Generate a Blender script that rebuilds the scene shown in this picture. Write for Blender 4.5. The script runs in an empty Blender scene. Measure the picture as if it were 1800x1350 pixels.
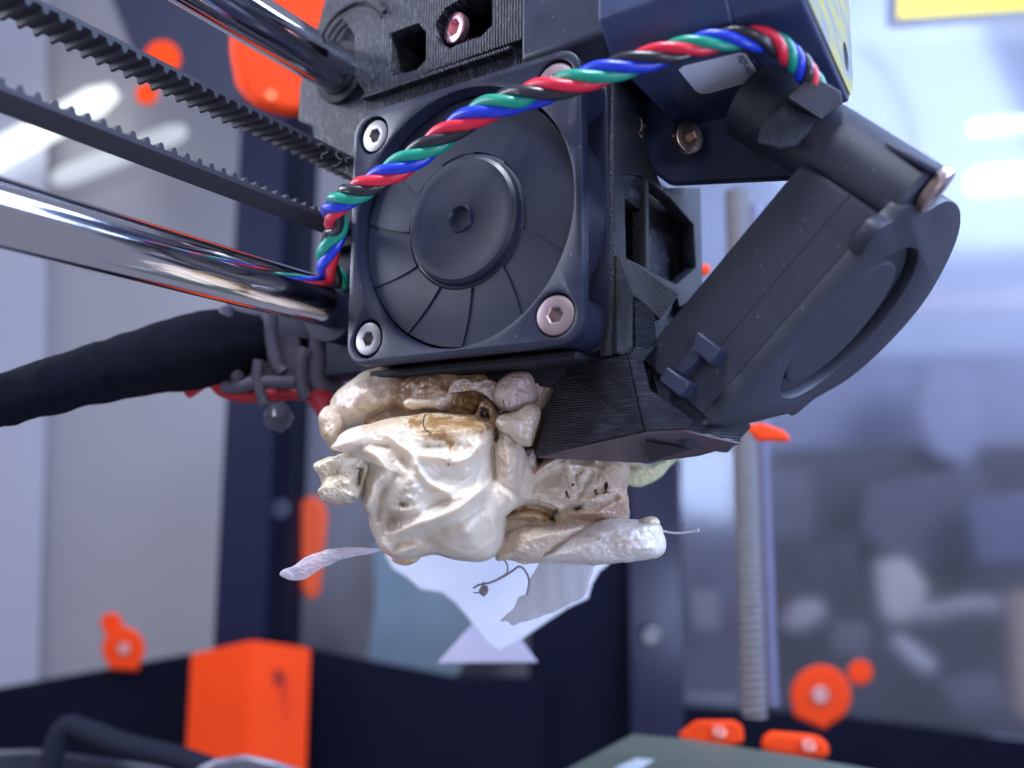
import bpy, bmesh, math, random
import numpy as np
from mathutils import Vector, Matrix, noise
random.seed(7)
rng = np.random.default_rng(7)
D = bpy.data; SC = bpy.context.scene; COL = SC.collection
S = 0.001                                   # all builders below work in millimetres

# ------------------------------------------------------------------ camera
CR = np.array([[0.53172873, -0.84689978, 0.00503139],
               [0.11550431, 0.06663185, -0.9910696],
               [0.83900138, 0.52756133, 0.13325065]])   # rows: right, down, forward
CC = np.array([-89.755, -66.002, -38.795]); F = 1432.5
cam = D.cameras.new('camera'); camo = D.objects.new('camera', cam); COL.objects.link(camo)
M = Matrix(((*CR[0],), (*(-CR[1]),), (*(-CR[2]),))).transposed().to_4x4()
M.translation = Vector(CC * S)
camo.matrix_world = M
cam.sensor_width = 36; cam.lens = 36 * F / 1800; cam.clip_start = 0.005; cam.clip_end = 50
cam.dof.use_dof = True; cam.dof.focus_distance = 0.117; cam.dof.aperture_fstop = 12.5
SC.camera = camo

# ------------------------------------------------------------------ light
W = D.worlds.new('World'); SC.world = W; W.use_nodes = True
bg = W.node_tree.nodes['Background']; bg.inputs[0].default_value = (0.45, 0.47, 0.62, 1); bg.inputs[1].default_value = 0.55
SC.view_settings.view_transform = 'Standard'; SC.view_settings.look = 'None'; SC.view_settings.exposure = 0.0

def P(u, v, z):            # millimetre position z in front of the lens along a sight line
    return CC + CR.T @ np.array([(u - 900) / F, (v - 675) / F, 1.0]) * z
def PL(u, v, ax, c):
    d = CR.T @ np.array([(u - 900) / F, (v - 675) / F, 1.0]); i = 'XYZ'.index(ax)
    return CC + d * (c - CC[i]) / d[i]

def area(name, loc, target, sx, sy, power, col):
    l = D.lights.new(name, 'AREA'); l.shape = 'RECTANGLE'; l.size = sx * S; l.size_y = sy * S
    l.energy = power; l.color = col
    o = D.objects.new(name, l); COL.objects.link(o)
    loc = Vector(loc) * S; o.location = loc
    o.rotation_euler = (Vector(target) * S - loc).to_track_quat('-Z', 'Y').to_euler()
    return o
# ceiling lamps over and behind the photographer, added bluish fills on the right
area('ceiling_light', (-200, -60, 430), (0, 0, 0), 150, 90, 4.0, (0.78, 0.85, 1.0))
area('room_light', (-330, -330, -20), (0, -10, -30), 90, 60, 0.42, (1.0, 0.95, 0.95))
area('right_glare_fill', (150, -400, 260), (10, -30, 0), 420, 320, 6.0, (0.46, 0.62, 1.0))  # added lamp, stands in for lens glare at upper right
area('far_wall_fill', (900, -900, 500), (1300, -500, 0), 600, 500, 10.5, (0.80, 0.88, 1.0))  # added to brighten the far wall
area('low_right_fill', (-90, -380, -190), (10, -35, 0), 160, 120, 1.0, (0.50, 0.64, 1.0))  # added fill that lifts the motor underside and blower
area('left_light', (-150, 330, 120), (0, 10, 0), 260, 200, 1.6, (0.78, 0.82, 1.0))

# ------------------------------------------------------------------ materials
def lin(c):
    return tuple(((x / 255) / 12.92 if x / 255 <= 0.04045 else (((x / 255) + 0.055) / 1.055) ** 2.4) for x in c) + (1.0,)
def mat(name, col, rough=0.5, metal=0.0, spec=0.5, coat=0.0, sss=0.0, noise_scale=0.35, var=0.25, bump=0.0, bump_scale=6.0,
        layers=None, layer_size=0.3, layer_bump=0.6, emit=None, alpha=None, trans=0.0, dust=0.0, rvar=0.12, sheen=0.0, ldist=0.00022, specks=0.0, bdist=0.0001, streak=0.0):
    m = D.materials.new(name); m.use_nodes = True; nt = m.node_tree; N = nt.nodes; L = nt.links
    b = N['Principled BSDF']
    tc = N.new('ShaderNodeTexCoord'); mp = N.new('ShaderNodeMapping'); mp.inputs['Scale'].default_value = (1000, 1000, 1000)
    L.new(tc.outputs['Object'], mp.inputs[0])
    nz = N.new('ShaderNodeTexNoise'); nz.inputs['Scale'].default_value = noise_scale; nz.inputs['Detail'].default_value = 6
    L.new(mp.outputs[0], nz.inputs['Vector'])
    mx = N.new('ShaderNodeMix'); mx.data_type = 'RGBA'
    c = Vector(col[:3]); mx.inputs[6].default_value = (*(c * (1 - var)), 1); mx.inputs[7].default_value = (*(c * (1 + var)), 1)
    L.new(nz.outputs[0], mx.inputs[0]); out = mx.outputs[2]
    if dust:
        dn = N.new('ShaderNodeTexNoise'); dn.inputs['Scale'].default_value = 3.2; dn.inputs['Detail'].default_value = 4
        L.new(mp.outputs[0], dn.inputs['Vector'])
        dr = N.new('ShaderNodeMapRange'); dr.inputs[1].default_value = 0.70; dr.inputs[2].default_value = 0.78
        dr.inputs[4].default_value = dust
        L.new(dn.outputs[0], dr.inputs[0])
        d2 = N.new('ShaderNodeMix'); d2.data_type = 'RGBA'; d2.inputs[7].default_value = (0.45, 0.47, 0.55, 1)
        L.new(dr.outputs[0], d2.inputs[0]); L.new(out, d2.inputs[6]); out = d2.outputs[2]
    if specks:                                     # dust grains and short lint
        vo = N.new('ShaderNodeTexVoronoi'); vo.inputs['Scale'].default_value = 0.75; vo.inputs['Randomness'].default_value = 1
        L.new(mp.outputs[0], vo.inputs['Vector'])
        sr = N.new('ShaderNodeMapRange'); sr.inputs[1].default_value = 0.045; sr.inputs[2].default_value = 0.075; sr.inputs[3].default_value = specks; sr.inputs[4].default_value = 0
        L.new(vo.outputs['Distance'], sr.inputs[0])
        s2 = N.new('ShaderNodeMix'); s2.data_type = 'RGBA'; s2.inputs[7].default_value = (0.40, 0.42, 0.50, 1)
        L.new(sr.outputs[0], s2.inputs[0]); L.new(out, s2.inputs[6]); out = s2.outputs[2]
    if streak:                                     # highlights on bead crests, painted in as pale streaks
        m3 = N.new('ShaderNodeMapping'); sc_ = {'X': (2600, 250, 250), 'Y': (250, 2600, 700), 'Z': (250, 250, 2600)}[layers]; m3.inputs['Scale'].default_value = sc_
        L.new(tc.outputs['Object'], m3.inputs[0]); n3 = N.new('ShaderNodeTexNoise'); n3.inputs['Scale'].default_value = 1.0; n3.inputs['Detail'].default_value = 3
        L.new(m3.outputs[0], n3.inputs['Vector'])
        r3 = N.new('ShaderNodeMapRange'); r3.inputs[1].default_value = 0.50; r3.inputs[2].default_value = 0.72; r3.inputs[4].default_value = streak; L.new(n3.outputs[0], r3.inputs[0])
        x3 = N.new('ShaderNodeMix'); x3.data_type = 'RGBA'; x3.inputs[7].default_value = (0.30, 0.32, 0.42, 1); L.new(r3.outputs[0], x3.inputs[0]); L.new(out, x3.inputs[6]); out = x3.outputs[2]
    L.new(out, b.inputs['Base Color'])
    rr = N.new('ShaderNodeMapRange'); rr.inputs[3].default_value = max(0.02, rough - rvar); rr.inputs[4].default_value = rough + rvar
    L.new(nz.outputs[0], rr.inputs[0]); L.new(rr.outputs[0], b.inputs['Roughness'])
    b.inputs['Metallic'].default_value = metal; b.inputs['Specular IOR Level'].default_value = spec
    b.inputs['Coat Weight'].default_value = coat; b.inputs['Coat Roughness'].default_value = 0.12
    if sheen: b.inputs['Sheen Weight'].default_value = sheen
    if trans: b.inputs['Transmission Weight'].default_value = trans
    if sss:
        b.inputs['Subsurface Weight'].default_value = sss; b.inputs['Subsurface Scale'].default_value = 0.0022
        b.inputs['Subsurface Radius'].default_value = (1, 0.75, 0.55)
    if alpha is not None: b.inputs['Alpha'].default_value = alpha
    if emit: b.inputs['Emission Color'].default_value = (*emit[:3], 1); b.inputs['Emission Strength'].default_value = emit[3]
    h = None
    if bump:
        bn = N.new('ShaderNodeTexNoise'); bn.inputs['Scale'].default_value = bump_scale; bn.inputs['Detail'].default_value = 5
        L.new(mp.outputs[0], bn.inputs['Vector'])
        bp = N.new('ShaderNodeBump'); bp.inputs['Strength'].default_value = bump; bp.inputs['Distance'].default_value = bdist
        L.new(bn.outputs[0], bp.inputs['Height']); h = bp.outputs[0]
    if layers:
        # extruded layer lines of a printed part; layers = axis normal to the layers
        sep = N.new('ShaderNodeSeparateXYZ'); L.new(mp.outputs[0], sep.inputs[0])
        wn = N.new('ShaderNodeTexNoise'); wn.inputs['Scale'].default_value = 0.9; wn.inputs['Detail'].default_value = 3
        L.new(mp.outputs[0], wn.inputs['Vector'])
        ad = N.new('ShaderNodeMath'); ad.operation = 'MULTIPLY_ADD'; ad.inputs[1].default_value = 0.10
        L.new(wn.outputs[0], ad.inputs[0]); L.new(sep.outputs['XYZ'.index(layers)], ad.inputs[2])
        ml = N.new('ShaderNodeMath'); ml.operation = 'MULTIPLY'; ml.inputs[1].default_value = 2 * math.pi / layer_size
        L.new(ad.outputs[0], ml.inputs[0])
        si = N.new('ShaderNodeMath'); si.operation = 'SINE'; L.new(ml.outputs[0], si.inputs[0])
        # beads are broken up by blobs and ringing
        bnz = N.new('ShaderNodeTexNoise'); bnz.inputs['Scale'].default_value = 2.2; bnz.inputs['Detail'].default_value = 5
        L.new(mp.outputs[0], bnz.inputs['Vector'])
        am = N.new('ShaderNodeMath'); am.operation = 'MULTIPLY'; L.new(si.outputs[0], am.inputs[0]); L.new(bnz.outputs[0], am.inputs[1])
        a2 = N.new('ShaderNodeMath'); a2.operation = 'ADD'; L.new(am.outputs[0], a2.inputs[0]); L.new(bnz.outputs[0], a2.inputs[1])
        bp2 = N.new('ShaderNodeBump'); bp2.inputs['Strength'].default_value = layer_bump; bp2.inputs['Distance'].default_value = ldist
        L.new(a2.outputs[0], bp2.inputs['Height'])
        if h: L.new(h, bp2.inputs['Normal'])
        h = bp2.outputs[0]
    if h: L.new(h, b.inputs['Normal'])
    return m
MT = {}
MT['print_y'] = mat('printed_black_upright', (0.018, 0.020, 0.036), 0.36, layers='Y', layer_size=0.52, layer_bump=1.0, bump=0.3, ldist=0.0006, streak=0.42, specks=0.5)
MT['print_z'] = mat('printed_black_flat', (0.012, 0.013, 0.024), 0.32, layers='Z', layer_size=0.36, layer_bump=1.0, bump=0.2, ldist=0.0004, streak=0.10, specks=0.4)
MT['print_rough'] = mat('printed_black_textured', (0.024, 0.027, 0.040), 0.36, bump=1.0, bump_scale=3.5, bdist=0.0005, noise_scale=3.0, var=0.7, specks=0.4)
MT['moulded'] = mat('moulded_black', (0.018, 0.023, 0.050), 0.42, bump=0.12, bump_scale=8, dust=0.12, specks=0.5, var=0.15)
MT['fan'] = mat('fan_black', (0.012, 0.015, 0.036), 0.42, bump=0.05, bump_scale=3, dust=0.0, var=0.12)
MT['frame'] = mat('fan_frame_black', (0.017, 0.020, 0.042), 0.36, bump=0.25, bump_scale=2.5, dust=0.1, specks=0.5, var=0.25)
MT['blower'] = mat('blower_black', (0.018, 0.021, 0.038), 0.52, bump=0.35, bump_scale=9, dust=0.35, specks=0.5, var=0.15)
MT['motor'] = mat('motor_black_hazed', (0.035, 0.050, 0.115), 0.35, bump=0.08, bump_scale=4, var=0.15)  # black lifted towards blue, lens haze put into the colour
MT['void'] = mat('dark_interior', (0.004, 0.005, 0.012), 0.7, var=0.3)
MT['steel'] = mat('steel', (0.36, 0.345, 0.36), 0.38, metal=1.0, bump=0.15, bump_scale=6, var=0.12)
MT['copper'] = mat('warm_screw', (0.55, 0.42, 0.38), 0.3, metal=1.0, bump=0.1, var=0.2)
MT['chrome'] = mat('chrome_rod', (0.72, 0.72, 0.78), 0.10, metal=1.0, var=0.05, rvar=0.03)
MT['rubber'] = mat('belt_rubber', (0.028, 0.027, 0.040), 0.62, bump=0.6, bump_scale=7, dust=0.35)
MT['red'] = mat('red_insulation', (0.72, 0.02, 0.055), 0.34, coat=0.15, var=0.08, sss=0.1)
MT['green'] = mat('green_insulation', (0.008, 0.30, 0.20), 0.34, coat=0.15, var=0.08)
MT['blue'] = mat('blue_insulation', (0.012, 0.045, 0.60), 0.34, coat=0.15, var=0.08)
MT['black'] = mat('black_insulation', (0.022, 0.022, 0.032), 0.30, coat=0.3, var=0.1)
MT['sticker'] = mat('sticker_white', (0.80, 0.82, 0.92), 0.5, var=0.05)
MT['ink'] = mat('ink', (0.04, 0.05, 0.11), 0.6, var=0.1)
MT['orange'] = mat('printed_orange', (0.85, 0.055, 0.002), 0.6, layers='Z', layer_size=0.4, layer_bump=0.5, var=0.06, spec=0.2)
MT['redorange'] = mat('reflected_orange', (0.55, 0.035, 0.02), 0.5, var=0.15)
MT['redcloth'] = mat('red_sleeve', (0.42, 0.015, 0.03), 0.5, var=0.3, bump=0.5)
MT['navy'] = mat('black_powder_coat', (0.0032, 0.004, 0.014), 0.6, var=0.2, spec=0.12)
MT['navy2'] = mat('dark_extrusion', (0.008, 0.010, 0.030), 0.5, var=0.15, spec=0.15)
MT['purple'] = mat('dark_column_paint', (0.012, 0.012, 0.032), 0.22, var=0.2, spec=0.3)
MT['cloth'] = mat('black_textile_sleeve', (0.008, 0.010, 0.020), 0.9, var=0.6, bump=1.5, bump_scale=4.0, bdist=0.0006, spec=0.1)
MT['greyprint'] = mat('grey_printed_clamp', (0.085, 0.080, 0.120), 0.5, layers='Y', layer_size=0.3, layer_bump=0.4, var=0.2)
MT['sheet'] = mat('print_sheet', (0.085, 0.10, 0.078), 0.5, var=0.12, bump=0.4)
MT['glasswhite'] = mat('room_wall_left', (0.53, 0.51, 0.55), 0.6, var=0.05, noise_scale=0.004)
MT['glasswhite2'] = mat('room_wall_bright', (0.66, 0.67, 0.80), 0.6, var=0.04, noise_scale=0.004)
MT['palegrey'] = mat('grey_panel', (0.17, 0.17, 0.21), 0.5, var=0.06, noise_scale=0.02)
MT['paleblue'] = mat('pale_blue_plate', (0.20, 0.27, 0.34), 0.5, var=0.25, noise_scale=0.04)
MT['slate'] = mat('slate_header', (0.055, 0.06, 0.10), 0.5, var=0.2, noise_scale=0.01)

# ------------------------------------------------------------------ object helpers
ORG = {}
def tagp(o, label=None, cat=None, group=None, kind=None):
    if label: o['label'] = label
    if cat: o['category'] = cat
    if group: o['group'] = group
    if kind: o['kind'] = kind
    return o
def thing(name, loc, label, cat, group=None):
    o = D.objects.new(name, None); COL.objects.link(o); o.empty_display_size = 0.005
    o.location = Vector(loc) * S; ORG[o.name] = np.array(loc, float)
    return tagp(o, label, cat, group)
def mk(name, vf, m, parent=None, smooth=False, bevel=0.0, seg=2, angle=35, label=None, subsurf=0):
    V, Fc = vf; V = np.asarray(V, float)
    org = ORG[parent.name] if parent is not None else np.array([V[:, 0].mean(), V[:, 1].mean(), V[:, 2].min()])
    me = D.meshes.new(name); me.from_pydata([tuple(p) for p in (V - org) * S], [], [tuple(int(i) for i in f) for f in Fc]); me.update()
    bm = bmesh.new(); bm.from_mesh(me); bmesh.ops.recalc_face_normals(bm, faces=bm.faces); bm.to_mesh(me); bm.free()
    if smooth:
        me.shade_smooth()
        if angle: me.set_sharp_from_angle(angle=math.radians(angle))
    if m: me.materials.append(MT[m] if isinstance(m, str) else m)
    o = D.objects.new(name, me); COL.objects.link(o)
    if parent is not None: o.parent = parent; ORG[o.name] = org
    else: o.location = Vector(org) * S; ORG[o.name] = org
    if bevel:
        b = o.modifiers.new('bevel', 'BEVEL'); b.width = bevel * S; b.segments = seg; b.limit_method = 'ANGLE'; b.angle_limit = math.radians(35)
        if not smooth: me.shade_smooth(); me.set_sharp_from_angle(angle=math.radians(35))
    if subsurf:
        s_ = o.modifiers.new('subsurf', 'SUBSURF'); s_.levels = subsurf; s_.render_levels = subsurf
    if label: o['label'] = label
    return o
def join(*vfs):
    V = []; Fc = []; n = 0
    for v, f in vfs:
        v = np.asarray(v, float).reshape(-1, 3); V.append(v); Fc += [tuple(i + n for i in q) for q in f]; n += len(v)
    return np.concatenate(V), Fc
def box(a, b):
    x0, y0, z0 = a; x1, y1, z1 = b
    return (np.array([(x0,y0,z0),(x1,y0,z0),(x1,y1,z0),(x0,y1,z0),(x0,y0,z1),(x1,y0,z1),(x1,y1,z1),(x0,y1,z1)], float),
            [(0,3,2,1),(4,5,6,7),(0,1,5,4),(1,2,6,5),(2,3,7,6),(3,0,4,7)])
def frame_of(ax):
    ax = np.array(ax, float); ax /= np.linalg.norm(ax)
    h = np.array([0, 0, 1.0]) if abs(ax[2]) < 0.9 else np.array([1.0, 0, 0])
    u = np.cross(h, ax); u /= np.linalg.norm(u); return ax, u, np.cross(ax, u)
def lathe(p0, ax, prof, seg=40, cap=True):
    """prof: list of (distance along axis, radius)"""
    p0 = np.array(p0, float); a, u, w = frame_of(ax); V = []; Fc = []
    for h, r in prof:
        for k in range(seg):
            t = 2 * math.pi * k / seg; V.append(p0 + a * h + (u * math.cos(t) + w * math.sin(t)) * r)
    for i in range(len(prof) - 1):
        for k in range(seg):
            k2 = (k + 1) % seg; Fc.append((i*seg+k, i*seg+k2, (i+1)*seg+k2, (i+1)*seg+k))
    if cap: Fc.append(tuple(range(seg))[::-1]); Fc.append(tuple((len(prof)-1)*seg + k for k in range(seg)))
    return np.array(V), Fc
def cyl(p0, p1, r, seg=32, r1=None):
    p0 = np.array(p0, float); p1 = np.array(p1, float)
    return lathe(p0, p1 - p0, [(0, r), (np.linalg.norm(p1 - p0), r if r1 is None else r1)], seg)
def catmull(pts, n):
    pts = np.array(pts, float); Q = np.vstack([2*pts[0]-pts[1], pts, 2*pts[-1]-pts[-2]]); out = []
    for i in range(len(pts) - 1):
        p0, p1, p2, p3 = Q[i:i+4]
        for t in np.linspace(0, 1, n, endpoint=False):
            out.append(0.5*((2*p1)+(-p0+p2)*t+(2*p0-5*p1+4*p2-p3)*t*t+(-p0+3*p1-3*p2+p3)*t**3))
    out.append(pts[-1]); return np.array(out)
def catmull_closed(pts, n):
    pts = np.array(pts, float); k = len(pts); out = []
    for i in range(k):
        p0, p1, p2, p3 = pts[(i-1) % k], pts[i], pts[(i+1) % k], pts[(i+2) % k]
        for t in np.linspace(0, 1, n, endpoint=False):
            out.append(0.5*((2*p1)+(-p0+p2)*t+(2*p0-5*p1+4*p2-p3)*t*t+(-p0+3*p1-3*p2+p3)*t**3))
    return np.array(out)
def ptframes(C):
    C = np.array(C, float); T = np.gradient(C, axis=0); T /= np.linalg.norm(T, axis=1)[:, None]
    _, u, _ = frame_of(T[0]); U = []
    for t in T:
        u = u - t * (u @ t); u /= np.linalg.norm(u); U.append(u.copy())
    U = np.array(U); return T, U, np.cross(T, U)
def tube(C, r, seg=12, caps=True):
    C = np.array(C, float); T, U, Wv = ptframes(C); n = len(C)
    r = np.full(n, r) if np.isscalar(r) else np.array(r)
    ang = 2 * math.pi * np.arange(seg) / seg
    V = (C[:, None] + (U[:, None]*np.cos(ang)[None, :, None] + Wv[:, None]*np.sin(ang)[None, :, None]) * r[:, None, None]).reshape(-1, 3)
    Fc = [(i*seg+k, i*seg+(k+1) % seg, (i+1)*seg+(k+1) % seg, (i+1)*seg+k) for i in range(n-1) for k in range(seg)]
    if caps: Fc.append(tuple(range(seg))[::-1]); Fc.append(tuple((n-1)*seg+k for k in range(seg)))
    return V, Fc
def plate(name, outer, holes, axes, thick, m, parent=None, bevel=0.0, label=None):
    """2-D outline with holes, laid out on axes=(origin,u,v,w) and given thickness along w (mm)."""
    cu = D.curves.new(name, 'CURVE'); cu.dimensions = '2D'; cu.fill_mode = 'BOTH'
    for loop in [outer] + list(holes):
        sp = cu.splines.new('POLY'); sp.points.add(len(loop) - 1)
        for p, q in zip(sp.points, loop): p.co = (q[0], q[1], 0, 1)
        sp.use_cyclic_u = True
    cu.extrude = thick / 2 - bevel; cu.bevel_depth = bevel; cu.bevel_resolution = 1
    if bevel: cu.offset = -bevel
    tmp = D.objects.new('tmp', cu); COL.objects.link(tmp)
    dg = bpy.context.evaluated_depsgraph_get(); me = D.meshes.new_from_object(tmp.evaluated_get(dg))
    D.objects.remove(tmp); D.curves.remove(cu)
    o0, u, v, w = [np.array(a, float) for a in axes]
    V = np.array([tuple(q.co) for q in me.vertices]); Fc = [tuple(p.vertices) for p in me.polygons]; D.meshes.remove(me)
    V = o0 + V[:, :1]*u + V[:, 1:2]*v + (V[:, 2:3] + thick/2)*w
    # weld duplicate cap/side verts
    key = {}; idx = []; NV = []
    for p in V:
        k = tuple(np.round(p, 4))
        if k not in key: key[k] = len(NV); NV.append(p)
        idx.append(key[k])
    FF = []
    for f in Fc:
        g = [idx[i] for i in f]; g2 = [g[i] for i in range(len(g)) if g[i] != g[i-1]]
        if len(set(g2)) >= 3 and len(set(g2)) == len(g2): FF.append(tuple(g2))
    return mk(name, (np.array(NV), FF), m, parent, smooth=True, angle=30, label=label)
def circ(cx, cy, r, n=48, a0=0):
    return [(cx + r*math.cos(a0+2*math.pi*k/n), cy + r*math.sin(a0+2*math.pi*k/n)) for k in range(n)]
def rrect(x0, y0, x1, y1, r, n=8):
    out = []
    for cx, cy, a in ((x1-r, y1-r, 0), (x0+r, y1-r, 90), (x0+r, y0+r, 180), (x1-r, y0+r, 270)):
        for k in range(n+1):
            t = math.radians(a + 90*k/n); out.append((cx + r*math.cos(t), cy + r*math.sin(t)))
    return out
def prism(loop, w, m=None):
    """3-D polygon loop pushed along vector w"""
    L = np.array(loop, float); n = len(L); w = np.array(w, float)
    return np.vstack([L, L + w]), [tuple(range(n))[::-1], tuple(range(n, 2*n))] + [(i, (i+1) % n, n+(i+1) % n, n+i) for i in range(n)]
def prism_px(loop, depth, thick):
    L = [P(u, v, depth if np.isscalar(depth) else depth[i]) for i, (u, v) in enumerate(loop)]
    c = np.mean(L, axis=0) - CC; c /= np.linalg.norm(c)
    return prism(L, c * thick)

def hexscrew(name, p, ax, r, parent, m='steel', sock=None, label=None, depth=1.4, h=1.2, rot=0.0, drop=0.0):
    """flat pan screw with a hexagon socket; ax points outward from the head"""
    sock = sock or r * 0.40
    a, u, w = frame_of(ax); p = np.array(p, float); seg = 36; V = []; Fc = []
    def hexr(t):
        t = (t + rot) % (math.pi/3); return sock * math.cos(math.pi/6) / math.cos(t - math.pi/6)
    rings = [(-h, lambda t: r), (-0.25, lambda t: r), (-0.07, lambda t: r*0.97), (0, lambda t: r*0.90),
             (0, lambda t: hexr(t)*1.18), (-0.12, hexr), (-depth, hexr)]
    for hh, fr in rings:
        for k in range(seg):
            t = 2*math.pi*k/seg; V.append(p + a*hh + (u*math.cos(t)+w*math.sin(t))*fr(t))
    for i in range(len(rings)-1):
        for k in range(seg):
            k2 = (k+1) % seg; Fc.append((i*seg+k, i*seg+k2, (i+1)*seg+k2, (i+1)*seg+k))
    Fc.append(tuple((len(rings)-1)*seg+k for k in range(seg))); Fc.append(tuple(range(seg))[::-1])
    return mk(name, (np.array(V), Fc), m, parent, smooth=True, angle=25, label=label)

X_, Y_, Z_ = np.eye(3)
def YZ(u, v, x):
    q = PL(u, v, 'X', x); return (q[1], q[2])
def axYZ(x, w=1): return ((x, 0, 0), Y_, Z_, X_ * w)

# ================================================================== SETTING: room and enclosure
def wallq(name, px, depth, m, thick=6, kind='structure', **k):
    o = mk(name, prism_px(px, depth, thick), m, **k)
    if kind: o['kind'] = kind
    return o
#
wallq('left_wall', [(-700, -700), (660, -700), (660, 1500), (-700, 1500)], 900, 'glasswhite', 20)
wallq('pale_wall_strip', [(-700, -300), (85, -300), (80, 760), (65, 1300), (-700, 1300)], 880, 'glasswhite2', 10)
wallq('back_wall', [(520, -700), (2700, -700), (2700, 1700), (520, 1700)], 1500, mat('room_wall_blue', (0.48, 0.58, 0.88), 0.6, var=0.10, noise_scale=0.006), 20)
o = wallq('enclosure_header', [(150, -120), (640, -160), (640, 180), (430, 230), (240, 110)], 640, 'slate', 8)
def vpost(name, px0, px1, yref, depth, z0, z1, thick, m, parent=None, bevel=0.8):
    A = P(px0, yref, depth); B = P(px1, yref, depth)
    f = CR[2].copy(); f[2] = 0; f /= np.linalg.norm(f)
    L = [np.array([q[0], q[1], 0]) for q in (A, B, B + f*thick, A + f*thick)]
    return prism([p + Z_*z0 for p in L], Z_*(z1-z0)) if m is None else mk(name, prism([p + Z_*z0 for p in L], Z_*(z1-z0)), m, parent, bevel=bevel)
P_near = P
FAR = 1.45          # the enclosure behind the print head stands this much farther than the first estimate
def P(u, v, z): return P_near(u, v, z*FAR if 285 < z < 350 else z)
en = thing('enclosure_frame', P(450, 1000, 330), 'dark blurred enclosure frame of posts and base rails behind the print head', 'frame')
vpost('post', 397, 482, 700, 330, -290, 260, 29, 'navy2', en)
vpost('post', 480, 524, 700, 338, -290, 260, 29, 'navy', en)
vpost('post', 1106, 1198, 1000, 330, -290, 90, 36, 'purple', en)
wallb = lambda n, px, d, m, t=6: mk(n, prism_px(px, d, t), m, en, bevel=0.8)
wallb('base_rail', [(-300, 1262), (338, 1148), (338, 1700), (-300, 1700)], 330, 'navy', 12)
wallb('base_rail', [(500, 1128), (640, 1158), (800, 1188), (960, 1190), (960, 1600), (500, 1600)], 328, 'navy', 12)
wallb('side_panel', [(935, 700), (1112, 700), (1118, 1600), (925, 1600)], 336, 'navy', 8)
wallb('base_rail', [(1100, 1235), (1460, 1256), (1900, 1315), (1900, 1700), (1100, 1700)], 345, 'navy', 12)
acr = D.materials.new('lens_haze_acrylic'); acr.use_nodes = True; _b = acr.node_tree.nodes['Principled BSDF']
_b.inputs['Base Color'].default_value = (0.93, 0.95, 1.0, 1); _b.inputs['Transmission Weight'].default_value = 0.985; _b.inputs['IOR'].default_value = 1.45; _b.inputs['Roughness'].default_value = 0.12  # roughness stands in for part of the lens haze
mk('acrylic_panel', prism_px([(1196, -300), (2300, -300), (2300, 1330), (1196, 1262)], 348, 3), acr, en)
hexscrew('screw', P(1145, 1118, 322), -CR[2], 5.0, en, 'steel')
hexscrew('screw', P(492, 895, 330), -CR[2], 5.6, en, mat('dull_screw', (0.10, 0.11, 0.17), 0.4, metal=0.6))
gp = wallq('grey_panel', [(515, 650), (940, 650), (940, 1230), (515, 1230)], 620, 'palegrey', 4)
gp = wallq('window_panel', [(1190, 700), (1330, 700), (1330, 1270), (1190, 1270)], 700, mat('window_grey', (0.10, 0.10, 0.16), 0.5, var=0.5, noise_scale=0.02), 4)
o = mk('blue_plate', prism_px([(655, 960), (720, 900), (830, 900), (880, 1050), (800, 1196), (640, 1200), (660, 1060)], 560, 4), 'paleblue', bevel=0.6)
tagp(o, 'pale blue plate with faint dark spots standing behind the torn white sheet', 'plate')

# ---- lit tubes beyond the enclosure: a lamp and an added glow for its reflection
def lamp_tube(u0, v0, u1, v1, depth, rpx, strength, label, col=(0.93, 1.0, 0.95)):
    r = rpx * depth / F
    m = mat('lit_tube', (0.8, 0.85, 0.8), 0.5, emit=(*col, strength))
    A = P(u0, v0, depth); B = P(u1, v1, depth); Cn = np.linspace(A, B, 12)
    rr = [r*0.55] + [r]*10 + [r*0.55]
    o = mk('lamp_streak', tube(Cn, rr, 14), m, smooth=True, angle=60)
    return tagp(o, label, 'lamp', 'lit tubes of the room beyond the enclosure')
lamp_tube(-140, 345, 200, 160, 860, 23, 1.15, 'brightest lit tube lamp, white green, beyond the belts at upper left')
lamp_tube(95, 318, 325, 228, 860, 17, 0.42, 'faint added glow for a lamp reflection right below the bright tube at upper left', (0.85, 0.9, 1.0))
pos_ = ['leftmost, nearest the blower', 'second from the left', 'in the middle', 'second from the right', 'cut off by the right picture edge']
for q, (u, v) in enumerate([(1730, 316), (1752, 314), (1774, 312), (1796, 310), (1818, 308)]):
    m = mat('lit_led', (0.8, 0.9, 0.8), 0.5, emit=(0.85, 1.0, 0.92, 3.2))
    o = mk('led_lamp', lathe(P(u, v, 640), CR[2], [(0, 6), (2, 9), (8, 9)], 20), m, smooth=True)
    tagp(o, 'white green led lamp of the bright row, ' + pos_[q], 'lamp', 'bright row of led lamps')
for q, (u, v) in enumerate([(1722, 222), (1742, 220), (1762, 218), (1784, 216), (1806, 214)]):
    m = mat('faint_led', (0.6, 0.65, 0.8), 0.5, emit=(0.66, 0.78, 1.0, 1.5))
    o = mk('led_lamp', lathe(P(u, v, 640), CR[2], [(0, 4), (2, 6), (8, 6)], 20), m, smooth=True)
    tagp(o, 'small pale led lamp of the upper faint row, ' + pos_[q], 'lamp', 'faint row of led lamps')
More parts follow.
